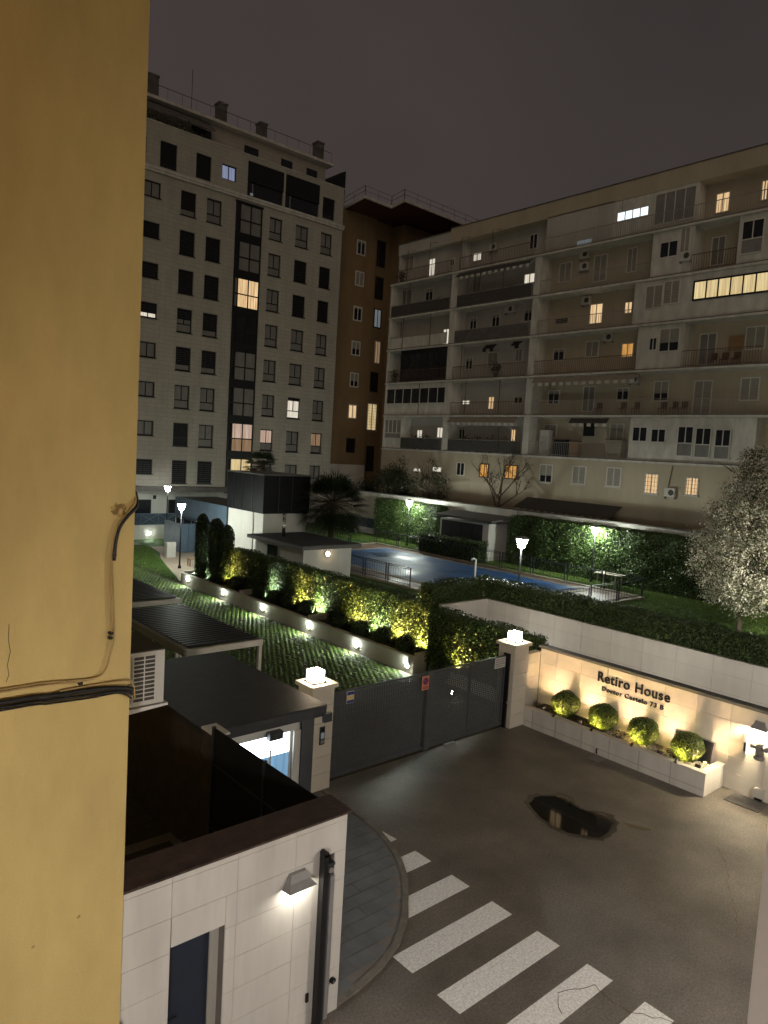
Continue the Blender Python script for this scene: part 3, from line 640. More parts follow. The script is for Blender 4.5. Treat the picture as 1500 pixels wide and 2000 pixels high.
pt = thing('sign_planter', (18.0, 10.2, 0), 'long low white planter of clipped bushes under the lettered wall', 'planter')
MB().box(17.42 + .13, 17.70, 7.62, 13.04, .0, .575).build('front_wall', 'tile_white', pt); MB().box(17.55, 18.597, 7.47, 7.618, 0, .577).build('end_wall', 'tile_white', pt)
MB().box(17.535, 17.72, 7.60, 13.04, .578, .60).build('coping', 'stone_cream', pt); MB().box(17.535, 18.597, 7.455, 7.655, .5785, .601).build('coping', 'stone_cream', pt)
MB().box(17.542, 17.549, 7.5, 13.0, .17, .176).build('joint_line', 'joint_grey', pt)
for yj in (8.35, 9.23, 10.11, 10.99, 11.87, 12.7): MB().box(17.542, 17.549, yj, yj + .006, .0, .575).build('joint_line', 'joint_grey', pt)
MB().box(17.70, 18.597, 7.62, 13.04, .2, .47).build('soil', 'soil_dark', pt)
n = 1500; P = np.column_stack([RNG.uniform(17.73, 18.57, n), RNG.uniform(7.66, 10.6, n), RNG.uniform(.47, .50, n)])
def pebbles(P, size, material, parent, base):
    n = len(P); o = np.array([(1, 0, -.3), (0, 1, -.3), (-1, 0, -.3), (0, -1, -.3), (0, 0, .8)]); s = (size * RNG.uniform(.5, 1.3, n))[:, None, None]
    V = (P - np.array(base))[:, None, :] + o[None] * s; f = np.array([(0, 1, 4), (1, 2, 4), (2, 3, 4), (3, 0, 4)])
    F = (np.arange(n)[:, None, None] * 5 + f[None]).reshape(-1, 3); me = npmesh('pebbles', V.reshape(-1, 3), F, material); return place('pebbles', me, Vector(base), parent, kind='stuff')
pebbles(P, .028, 'pebble', pt, WL[pt.name])
n = 900; P = np.column_stack([RNG.uniform(17.73, 18.57, n), RNG.uniform(10.3, 13.0, n), RNG.uniform(.47, .49, n)]); me = leafmesh('dry_leaves', P, np.tile([0, 0, 1.], (n, 1)), .03, 'shrub_leaf', base=WL[pt.name]); place('dry_leaves', me, WL[pt.name], pt, kind='stuff')
MB().tube([(17.53, 10.47, .04), (17.50, 10.47, .12), (17.545, 10.47, .17)], .022, 8).build('drain_spout', 'black_metal', pt)
MB().box(17.08, 17.46, 10.12, 10.47, .0015, .012).build('drain_cover', 'fitting_grey', label='small square drain cover at the foot of the sign planter', category='drain cover')
gp = thing('leaning_panel', (18.5, 8.25, .48), 'dark glass panel in a pale frame leaning on the sign wall', 'panel')
MB().add([(18.42, 7.74, .48), (18.42, 8.80, .48), (18.585, 8.80, 1.05), (18.585, 7.74, 1.05), (18.44, 7.74, .48), (18.44, 8.80, .48), (18.596, 8.80, 1.05), (18.596, 7.74, 1.05)], [(0, 1, 2, 3), (7, 6, 5, 4), (0, 4, 5, 1), (3, 2, 6, 7), (0, 3, 7, 4), (1, 5, 6, 2)]).build('glass', 'glass_dark', gp)
for a, b in (((18.41, 7.74, .48), (18.575, 7.74, 1.06)), ((18.41, 8.80, .48), (18.575, 8.80, 1.06)), ((18.575, 7.74, 1.06), (18.575, 8.80, 1.06))): MB().bar(a, b, .03).build('frame_bar', 'lamp_grey', gp)
# lettering: each letter a piece
def lettering(text, size, loc_y, loc_z, label, X=18.585, ext=.018, width=None, off=.012):
    cu = bpy.data.curves.new('tmp', 'FONT'); cu.body = text; cu.size = size; cu.extrude = ext; cu.offset = off; cu.space_character = 1.12
    to = bpy.data.objects.new('tmp', cu); COL.objects.link(to); bpy.context.view_layer.update()
    me = bpy.data.meshes.new_from_object(to.evaluated_get(bpy.context.evaluated_depsgraph_get())); bpy.data.objects.remove(to, do_unlink=True)
    V = np.array([v.co[:] for v in me.vertices]); k = (width / (V[:, 0].max() - V[:, 0].min())) if width else 1; V[:, 0] -= V[:, 0].min(); V[:, 0] *= k
    t = thing('sign_lettering', (X, loc_y, loc_z), label, 'sign')
    # split into letters: faces whose x ranges overlap belong together
    par = list(range(len(V)))
    def find(a):
        while par[a] != a: par[a] = par[par[a]]; a = par[a]
        return a
    for p in me.polygons:
        r = find(p.vertices[0])
        for v in p.vertices: par[find(v)] = r
    isl = {}
    for i in range(len(V)): isl.setdefault(find(i), []).append(i)
    ls = sorted([[V[ids, 0].min(), V[ids, 0].max(), set(ids)] for ids in isl.values()], key=lambda q: q[0]); groups = []
    for a, b, ids in ls:
        if groups and a < groups[-1][1] - .3 * (b - a): groups[-1][1] = max(groups[-1][1], b); groups[-1][2] |= ids
        else: groups.append([a, b, ids])
    for a, b, ids in groups:
        od = sorted(ids); mp = {v: i for i, v in enumerate(od)}; m = MB()
        m.v = [(X - (V[v, 2]), loc_y - V[v, 0], loc_z + V[v, 1]) for v in od]; m.f = [tuple(mp[v] for v in p.vertices) for p in me.polygons if p.vertices[0] in ids]
        m.build('letter', 'letter_black', t)
    return t
lettering('Retiro House', .40, 11.26, 1.715, 'large black raised letters reading Retiro House on the cream wall', width=2.22, off=.007)
lettering('Doctor Castelo 73 B', .185, 11.10, 1.46, 'smaller black raised letters reading a street address under the name', width=1.90, off=.002)
# fittings at the right end of the sign wall
wedge_lamp((18.594, 6.72, 1.86), -math.pi / 2, 'bright wedge wall lamp above the grey fitting on the sign wall', 'wall_glow', w=.40)
ft = thing('hose_inlet', (18.5, 6.62, 1.2), 'rounded grey twin hose inlet under the bright wall lamp', 'hose inlet')
MB().lathe((18.46, 6.62, 1.30), [(.02, -.16), (.10, -.13), (.09, -.02), (.11, .06), (.10, .16), (.05, .22), (.01, .23)], 14).build('body', 'fitting_grey', ft, smooth=True)
for s in (-1, 1): MB().tube([(18.46, 6.62, 1.34), (18.42, 6.62 + s * .13, 1.38), (18.38, 6.62 + s * .19, 1.38)], [.06, .07, .075], 12).build('inlet', 'fitting_grey', ft, smooth=True)
MB().tube([(18.46, 6.62, 1.2), (18.6, 6.62, 1.2)], .05, 10).build('pipe', 'fitting_grey', ft)
MB().lathe((18.46, 6.62, 1.05), [(.11, 0), (.13, .04), (.09, .10)], 12).build('flange', 'fitting_grey', ft)
wb = thing('wall_box', (18.57, 6.99, 1.05), 'narrow pale upright box on the sign wall left of the lamp', 'box')
MB().box(18.50, 18.596, 6.95, 7.03, 1.05, 1.58).build('casing', 'ac_white', wb); MB().box(18.494, 18.4995, 6.965, 7.015, 1.12, 1.35).build('slot', 'black_metal', wb)
lb_ = thing('low_box', (18.5, 6.55, .05), 'small pale box low on the sign wall above the grating', 'box')
MB().box(18.44, 18.597, 6.44, 6.68, .10, .30).build('casing', 'ac_white', lb_, bevel=.008); MB().box(18.47, 18.59, 6.48, 6.64, .03, .098).build('inlet', 'black_metal', lb_)
gr = thing('floor_grating', (18.25, 6.7, 0), 'rectangular dark floor grating at the foot of the sign wall', 'grating')
MB().box(17.86, 18.56, 6.30, 7.12, .0015, .006).build('pit', 'black_metal', gr)
for i in range(21): piece('grating_bar', 17.86, 18.56, 6.30 + i * .04, 6.317 + i * .04, .0065, .018, 'fitting_grey', gr)
MB().prism([(16.6, 5.2), (17.3, 5.6), (17.7, 6.1), (18.55, 6.2), (18.58, 4.2), (17.2, 4.0)], .0005, .003).build('repair_patch', 'kerbstone', **S)
# lantern fixed to the building the view is taken from; below the picture's lower edge
vb = thing('viewer_building', (8, -8, 0), 'building the view is taken from, behind the open window', 'building')
MB().box(-14, 34, -14, -.35, 0, 27).build('wall', 'facade_cream', vb); MB().box(-14.2, 34.2, -14, -.20, 27.002, 27.4).build('cornice', 'slab_white', vb)
so = thing('bracket_lamp', (-4.5, .6, 10.6), 'orange street lamp on a bracket above the viewpoint', 'street lamp')
MB().tube([(-4.5, -.4, 10.9), (-4.5, .2, 11.2), (-4.5, .75, 11.15)], .03, 8).build('arm', 'dark_metal', so); MB().box(-4.68, -4.32, .45, 1.0, 11.06, 11.12).build('hood', 'dark_metal', so); MB().box(-4.64, -4.36, .5, .95, 10.88, 11.055).build('glass', 'sodium_glow', so); MB().box(-4.335, -4.315, .36, 1.12, 10.40, 11.058).build('side_shield', 'dark_metal', so)  # unseen side shield added to keep orange light off the window frame and pillar
sl = thing('street_lantern', (-.8, .6, 4.2), 'white wall lantern on the viewer side of the street', 'wall lamp')
MB().box(-1.02, -.62, .34, 1.2, 4.70, 4.73).build('hood', 'dark_metal', sl); MB().box(-.91, -.69, .40, .80, 4.40, 4.695).build('glass', 'street_glow', sl); MB().tube([(-.8, -.34, 4.6), (-.8, .2, 4.8), (-.8, .5, 4.735)], .03, 8).build('arm', 'dark_metal', sl)  # unseen hood, overhang stretched streetward to cut light on the upper yellow wall
s2_ = thing('street_lantern', (12, .6, 4.9), 'second wall lantern farther along the viewer side of the street', 'wall lamp')
MB().box(11.88, 12.12, .38, .82, 5.40, 5.43).build('hood', 'dark_metal', s2_); MB().box(11.89, 12.11, .40, .80, 5.10, 5.395).build('glass', 'street_glow_far', s2_); MB().tube([(12, -.34, 5.3), (12, .2, 5.5), (12, .5, 5.435)], .03, 8).build('arm', 'dark_metal', s2_)
for k_, y in enumerate((15.6, 10.8, 6.0, 1.2)):
    t = thing('ramp_lamp', (18.86, y, 1.45), ('first', 'second', 'third', 'fourth')[k_] + ' bulkhead lamp from the gate on the ramp side of the sign wall', 'wall lamp', 'ramp lamps')
    xo = 18.80 if y < 13.3 else 19.32
    MB().tube([(xo, y, 1.5), (xo + .05, y, 1.5)], .15, 14).build('base', 'white_metal', t); MB().tube([(xo + .0505, y, 1.5), (xo + .10, y, 1.5)], [.13, .09], 14).build('lens', 'ramp_glow', t)

# ------------------------------------------------------------------ tall white apartment block (facade Y = 56)
A = thing('apartment_block', (30, 60, 0), 'tall pale panelled apartment block with dark glazed bay column', 'building')
FA = 56.0; cols = [(22.70, 24.10), (25.77, 27.08), (28.03, 29.37), (33.98, 35.28), (36.70, 38.07), (39.47, 40.74)]
rows = [27.85 - 3.066 * r for r in range(8)]
extra = [(18.9, 20.2), (16.2, 17.5)]
holes = [(a, b, t - (1.18 if i == 0 else 1.89), t) for t in rows for i, (a, b) in enumerate(cols)]
ph = [(21.2, 22.85, 29.7, 31.0), (23.95, 25.34, 29.10, 31.08), (26.96, 28.30, 29.14, 31.08), (29.25, 30.60, 29.74, 30.94), (39.50, 40.88, 29.14, 31.03)]
opens = [(31.66, 35.22, 28.99, 31.85), (35.45, 39.07, 28.99, 31.85)]
holed_wall(A, 'y', FA, 14, 41.86, 4.25, 32.28, holes + ph + opens + [(30.66, 33.18, 4.26, 28.36)], 'facade_white', depth=.22)
MB().box(14, 41.86, FA + .23, 70, 4.25, 32.2).build('core', 'facade_white', A)
MB().box(13.9, 41.98, FA - .20, FA - .002, 28.76, 28.95).build('cornice', 'slab_white', A); MB().box(13.9, 41.98, FA - .14, FA - .003, 28.56, 28.755).build('cornice', 'slab_white', A)
MB().box(14, 41.92, FA - .05, 58.3, 32.285, 32.36).build('parapet_cap', 'slab_white', A)
st = ['wwwwwwww', 'S' * 8]
C1 = 'wSSgwwwS'; C2 = 'GSShGwdS'; C3 = 'wSSGGwwS'; C5 = 'wwwwwwlw'; C6 = 'wSSwwWww'; C7 = 'wSSwwwmw'
for i, (code, (a, b)) in enumerate(zip((C1, C2, C3, C5, C6, C7), cols)):
    for r, c in enumerate(code):
        t = rows[r]; z0 = t - (1.18 if i == 0 else 1.89); F = FA + .20; kw = dict(cols=2, split=0 if i == 0 else .36, shutter='shutter_black', fw=.085)
        pn, sh = 'curtain_grey', 0
        if c == 'S': sh = 1.0
        elif c == 'G': sh = .78
        elif c == 'h': sh = .45; pn = 'curtain_grey'
        elif c == 'd': pn = 'glass_dark'
        elif c == 'g': sh = .72; pn = 'lit_white'
        elif c == 'l': pn = ['lit_pink', 'lit_pink', 'curtain_grey']
        elif c == 'W': pn = 'lit_white'; sh = .12
        elif c == 'm': pn = ['lit_warm_dim', 'lit_warm_dim', 'curtain_grey']
        window(A, 'y', F, a + .002, b - .002, z0 + .002, t - .002, 'frame_dark', pn, shut=sh, **kw)
        MB().box(a - .06, b + .06, FA - .07, FA + .1, z0 - .06, z0 + .001).build('sill', 'frame_dark', A)
for (a, b, z0, z1), pn, sh in zip(ph, ('glass_dark', 'glass_dark', 'glass_dark', 'lit_blue', 'glass_dark'), (0, .85, 1, 0, .8)):
    window(A, 'y', FA + .20, a + .002, b - .002, z0 + .002, z1 - .002, 'frame_dark', pn, shut=sh, shutter='shutter_black', cols=2, fw=.09)
for a, b, z0, z1 in opens:   # covered loggias with dark awnings and a low pale rail
    MB().box(a + .01, b - .01, FA - .05, FA + .1, 30.2, z1 - .01).build('awning', 'cloth_dark', A); MB().box(a + .01, b - .01, FA + .12, FA + .2, 29.0, 30.19).build('loggia_glass', 'glass_dark', A)
    MB().box(a + .5, a + .56, FA + .02, FA + .1, 29.0, 30.1).build('loggia_post', 'lamp_grey', A)
MB().box(32.0, 32.25, FA + .02, FA + .11, 29.12, 29.3).build('loggia_light', 'lit_dim_cool', A)
# glazed bay column
bay = thing('bay_column', (31.9, 55.9, 4.3), 'dark framed glazed bay running up the pale apartment block', 'bay window'); 
for r, pn in enumerate(('curtain_grey', 'curtain_grey', 'lit_warm', 'glass_dark', 'curtain_grey', 'curtain_grey', 'lit_pink', 'lit_yellow')):
    t = rows[r] + .38
    MB().box(30.67, 33.17, FA - .12, FA + .20, t - 3.06, t - 2.42).build('spandrel', 'frame_dark', bay)
    f = MB(); z0, z1 = t - 2.42, t
    for a, b in ((30.67, 30.79), (31.02, 31.10), (32.04, 32.13), (33.05, 33.17)): f.box(a, b, FA - .12, FA - .02, z0, z1)
    zm = (z0 + z1) / 2 - .15; f.box(30.67, 33.17, FA - .11, FA - .03, zm - .05, zm + .05); f.box(30.67, 33.17, FA - .118, FA - .022, z1 - .09, z1)
    f = f.build('window', 'frame_dark', bay)
    for a, b in ((31.10, 32.04), (32.13, 33.05)):
        for c, d in ((z0, zm - .05), (zm + .05, z1 - .09)):
            MB().box(a, b, FA - .06, FA - .045, c, d).build('pane', pn if not (pn == 'lit_pink' and c < zm - 1) else 'lit_warm_dim', f)
    MB().box(30.79, 31.02, FA - .06, FA - .045, z0, z1 - .09).build('pane', 'curtain_grey' if r in (2,) else 'glass_dark', f)
MB().box(30.6, 33.24, FA - .16, FA + .2, 28.23, 28.36).build('bay_cap', 'frame_dark', bay)
# set-back attic, eave, railing, chimneys
MB().box(19, 41.4, 58.5, 69, 32.3, 34.85).build('attic_wall', 'facade_white', A)
MB().box(18.8, 41.9, 57.9, 69.2, 34.86, 35.10).build('attic_eave', 'slab_white', A)
for a, b in ((27.6, 29.4), (32.6, 34.0), (36.4, 37.6), (39.2, 40.4)):
    f = MB().box(a, b, 58.44, 58.498, 33.0, 34.1).build('attic_window', 'frame_dark', A); MB().box(a + .1, b - .1, 58.42, 58.438, 33.1, 34.0).build('pane', 'glass_dark', f)
railing(A, 'y', 58.1, 19, 41.7, 35.1, .95, 'rail_brown', pitch=1.25)
for cx, w, h in ((24.2, .8, 1.55), (30.3, .75, 1.5), (34.3, .7, 1.2), (40.5, .75, 1.5)):
    MB().box(cx - w / 2, cx + w / 2, 58.2, 59.0, 35.1, 35.1 + h).build('chimney', 'concrete_dark', A); MB().box(cx - w / 2 - .06, cx + w / 2 + .06, 58.14, 59.06, 35.102 + h, 35.25 + h).build('chimney_cap', 'concrete_dark', A)
MB().tube([(27.6, 58.6, 35.1), (27.62, 58.6, 38.6)], .025, 6).build('antenna', 'dark_metal', A)
MB().add([(41.2, 57.4, 32.37), (43.0, 57.4, 32.37), (43.0, 57.4, 34.6), (42.4, 57.4, 34.3), (41.6, 57.4, 33.6), (41.2, 60, 32.37), (43.0, 60, 32.37), (43.0, 60, 34.6), (42.4, 60, 34.3), (41.6, 60, 33.6)], [(0, 1, 2, 3, 4), (9, 8, 7, 6, 5), (0, 4, 9, 5), (4, 3, 8, 9), (3, 2, 7, 8), (2, 1, 6, 7)]).build('terrace_canopy', 'cloth_dark', A)
MB().add([(21, 57.2, 33.6), (29.2, 57.2, 33.7), (29.2, 58.45, 34.7), (21, 58.45, 34.8), (21, 57.2, 33.66), (29.2, 57.2, 33.76), (29.2, 58.45, 34.76), (21, 58.45, 34.86)], [(0, 1, 2, 3), (7, 6, 5, 4), (0, 4, 5, 1), (1, 5, 6, 2)]).build('terrace_awning', 'concrete_dark', A)
n = 900; P = np.column_stack([RNG.uniform(22.5, 28.2, n), RNG.uniform(56.6, 57.4, n), 32.3 + np.abs(RNG.normal(0, .45, n))])
tp = thing('terrace_plants', (25, 57, 32.36), 'dark potted plants along the roof terrace of the pale block', 'plant'); place('leaves', leafmesh('leaves', P, np.tile([0, -1, .4], (n, 1)), .10, 'shrub_leaf', base=WL[tp.name]), WL[tp.name], tp, kind='stuff')
# ledge and ground floor
MB().box(14, 34, FA - .55, FA + .2, 3.82, 4.24).build('ledge', 'concrete_dark', A)
MB().box(14, 34, 57.2, 58, 0, 3.815).build('ground_floor_wall', 'render_white', A)
for a, b in ((21.5, 24.6), (26.1, 27.4)): window(A, 'y', 57.19, a, b, 1.7, 3.05, 'frame_dark', 'glass_dark', d=0, cols=2, fw=.10)
MB().box(24.75, 25.0, 57.10, 57.19, 3.1, 3.4).build('wall_lantern', 'black_metal', A)

# ------------------------------------------------------------------ podium wall with blue railing
pw = thing('podium_wall', (22, 55.4, 0), 'low white podium wall with blue cross braced railing before the pale block', 'wall')
MB().box(14, 26.2, 55.5, 55.7, .0, 1.16).build('wall', 'render_white', pw); MB().box(14, 26.2, 55.7, 57.2, .3, 1.0).build('terrace', 'path_tile', pw)
def cross_rail(parent, axis, F, u0, u1, z0, z1, n):
    m = MB(); fbox(m, axis, F, u0, u1, z1 - .06, z1, 0, .05); fbox(m, axis, F, u0, u1, z0, z0 + .05, 0, .05)
    rl = m.build('railing', 'blue_metal', parent); w = (u1 - u0) / n
    for i in range(n):
        a, b = u0 + w * i, u0 + w * (i + 1); p = MB(); fbox(p, axis, F, a + .02, b - .02, z0 + .05, z1 - .06, .015, .03); p.build('railing_panel', 'blue_dark', rl)
        q = MB()
        P2 = (lambda u, z: (u, F - .045, z)) if axis == 'y' else (lambda u, z: (F - .045, u, z))
        q.bar(P2(a, z0 + .04), P2(b, z1 - .05), .045); q.bar(P2(a, z1 - .05), P2(b, z0 + .04), .045); q.bar(P2(a, z0), P2(a, z1), .05); q.build('brace', 'blue_metal', rl)
cross_rail(pw, 'y', 55.5, 14.2, 26.0, 1.17, 2.08, 8)
for x in (23.8, 19.6):
    b = MB().tube([(x, 55.50, .50), (x, 55.45, .50)], .09, 14).build('wall_light', 'dark_metal', pw); MB().tube([(x, 55.449, .50), (x, 55.43, .50)], .075, 14).build('lens', 'park_glow', b)

# ------------------------------------------------------------------ orange block between the two
Cb = thing('orange_building', (46, 60, 0), 'ochre orange apartment building squeezed behind the pale block with flat railed roof', 'building')
MB().box(42.0, 47.3, 57.5, 75, 6.6, 31.2).build('wall', 'facade_orange', Cb); MB().box(42.0, 47.35, 57.45, 75, 1, 6.59).build('base_wall', 'render_white', Cb)
MB().box(47.3, 49.6, 57.9, 75, 1, 31.2).build('recess_wall', 'facade_orange', Cb); MB().box(49.6, 64, 56.0, 75, 1, 31.0).build('wing_wall', 'facade_orange', Cb)
MB().prism([(43.4, 58.5), (42.6, 53.8), (46.1, 54.0), (45.6, 51.6), (66, 52.6), (66, 75), (43.4, 75)], 31.25, 31.5).build('roof', 'slab_white', Cb)
MB().prism([(43.45, 58.4), (42.7, 53.95), (46.2, 54.1), (45.7, 51.75), (65.9, 52.75), (65.9, 74), (43.5, 74)], 31.21, 31.245).build('soffit', 'soffit_red', Cb)
rp = [(43.4, 58.0), (42.7, 53.9), (46.15, 54.1), (45.7, 51.8), (58, 52.4)]
m = MB()
for a, b in zip(rp, rp[1:]):
    for zz in (31.95, 32.4): m.bar((*a, zz), (*b, zz), .045)
    d = math.hypot(b[0] - a[0], b[1] - a[1]); k = max(1, int(d / 1.6))
    for i in range(k + 1): p = (a[0] + (b[0] - a[0]) * i / k, a[1] + (b[1] - a[1]) * i / k); m.bar((*p, 31.5), (*p, 32.42), .045)
m.build('roof_railing', 'rail_grey', Cb)
for i, (z, pn, sh) in enumerate(((28.0, 'glass_dark', .15), (25.0, 'glass_dark', 1), (21.6, 'glass_dark', .12), (18.2, 'glass_dark', .55), (15.07, 'glass_dark', .6), (11.92, 'lit_warm', 0), (8.53, 'shutter_black', 0))):
    window(Cb, 'y', 57.5, 44.85, 45.95, z - .72, z + .72, 'frame_white' if i != 6 else 'frame_dark', pn, d=.002, shut=sh, shutter='shutter_cream', cols=2, fw=.11)
for (a, b, z1, z0), pn, fr in (((48.37, 49.33, 29.4, 26.8), 'glass_dark', 'frame_dark'), ((48.4, 49.27, 22.6, 20.7), 'lit_dim_cool', 'frame_dark'), ((48.75, 49.39, 19.4, 17.1), 'lit_warm_dim', 'frame_white'), ((48.2, 49.39, 13.0, 10.2), 'lit_yellow', 'frame_white'), ((48.35, 49.3, 25.8, 23.6), 'glass_dark', 'frame_dark'), ((48.4, 49.3, 16.2, 14.2), 'glass_dark', 'frame_dark'), ((48.4, 49.3, 8.6, 6.0), 'glass_dark', 'frame_dark')):
    window(Cb, 'y', 57.9, a - .55, b - .45, z0, z1, fr, pn, d=.002, cols=2, fw=.09)
m = MB()
for i in range(8): m.box(47.6 + i * .18, 47.62 + i * .18, 57.6, 57.62, 9.9, 13.2)
for i in range(12): m.box(47.55, 49.0, 57.6, 57.62, 9.95 + i * .28, 9.97 + i * .28)
m.build('window_grille', 'rail_grey', Cb)

# ------------------------------------------------------------------ balcony block (slab edges at X = 44)
B = thing('balcony_building', (48, 34, 0), 'long cream apartment building with stacked balconies and lit windows', 'building')
SL = [23.33, 20.32, 17.42, 14.44, 11.5, 8.5]
B0, B1 = 6.0, 51.0
MB().box(45.3, 60, 34.45, B1, 8.5, 26.2).build('wall', 'facade_grey', B); MB().box(45.3, 60, B0, 34.45, 8.5, 26.2).build('wall', 'facade_cream', B)
MB().box(44.0, 60, B0, B1, 1.0, 8.32).build('lower_wall', 'facade_cream', B)
MB().box(44.25, 60, B0, 44.0, 25.85, 27.0).build('parapet', 'facade_cream', B); MB().box(44.7, 60, 44.0, B1, 26.0, 26.95).build('parapet', 'facade_grey', B)
MB().box(44.19, 60.1, B0, 44.0, 27.003, 27.06).build('parapet_cap', 'concrete_dark', B); MB().box(44.62, 60.1, 44.0, B1, 26.953, 27.01).build('parapet_cap', 'concrete_dark', B)
for i, z in enumerate(SL):
    for ya, yb2 in ((B0 if i != 5 else 17.5, 34.3), (34.3, 43.0), (43.0, B1)):
        MB().box(43.90, 45.3, ya + .004, yb2 - .004, z - .20, z - .02).build('balcony_slab', 'slab_white', B); MB().box(43.88, 43.899, ya + .01, yb2 - .01, z - .06, z - .015).build('slab_edge', 'concrete_dark', B)
for yp, w in ((50.75, .25), (42.6, .7), (34.15, .6)):
    for z0, z1 in zip(SL[1:], SL[:-1]): MB().box(44.02, 45.3, yp, yp + w, z0 - .018, z1 - .202).build('party_pier', 'slab_white', B)
    if yp > 40: MB().box(44.8, 45.3, yp, yp + w, SL[0], 26.2).build('party_pier', 'facade_grey', B)
# enclosed (flush) balcony stretches: floor index, y0, y1, material
for fi, ya, yb2, mt in ((0, 28.0, 34.0, 'slab_white'), (0, 22.7, 27.95, 'slab_white'), (1, 22.6, 25.4, 'slab_white'), (1, 8, 19.9, 'slab_white'), (2, 8, 26.4, 'slab_white'), (3, 22.7, 25.9, 'slab_white'), (5, 17.8, 25.9, 'slab_white'), (3, 43.3, 49.2, 'frame_dark'), (4, 42.9, 50.8, 'slab_white'), (5, 48.5, 50.95, 'slab_white')):
    zt = (SL[fi - 1] - .205) if fi > 0 else 25.84
    fx = 44.1 if fi > 0 else 44.28
    MB().box(fx, 45.29, ya, yb2, SL[fi] - .019, zt).build('enclosed_balcony', mt, B)
# railings and parapets per bay: floor, y0, y1, kind
for fi, ya, yb2, kd in ((0, 8, 34.1, 'light'), (0, 34.9, 42.5, 'bar'), (0, 43.4, 50.7, 'bar'), (1, 25.4, 34.1, 'light'), (1, 19.9, 22.6, 'bar'), (1, 34.9, 42.5, 'dark'), (1, 43.4, 50.7, 'dark'), (2, 26.4, 34.1, 'light'), (2, 34.9, 42.5, 'solid'), (2, 43.4, 50.7, 'pale'), (3, 25.9, 34.1, 'brown'), (3, 17.9, 22.7, 'bar'), (3, 34.9, 42.5, 'bar'), (3, 43.3, 50.7, 'bar'), (4, 17.9, 34.1, 'light'), (4, 34.9, 42.5, 'bar'), (5, 25.9, 34.1, 'light'), (5, 34.9, 42.5, 'dark'), (5, 43.4, 48.4, 'dark')):
    z = SL[fi] - .019
    if kd in ('solid', 'dark', 'pale'):
        h = .95; MB().box(43.93, 43.96, ya, yb2, z + .04, z + h).build('balcony_panel', {'solid': 'concrete_dark', 'dark': 'awning_cloth', 'pale': 'slab_white'}[kd], B); MB().box(43.92, 43.97, ya, yb2, z + h + .002, z + h + .045).build('balcony_rail', 'rail_grey', B)
    else: railing(B, 'x', 43.98, ya, yb2, z, 1.02, {'light': 'rail_grey', 'bar': 'rail_brown', 'brown': 'rail_brown'}[kd], pitch=.155)
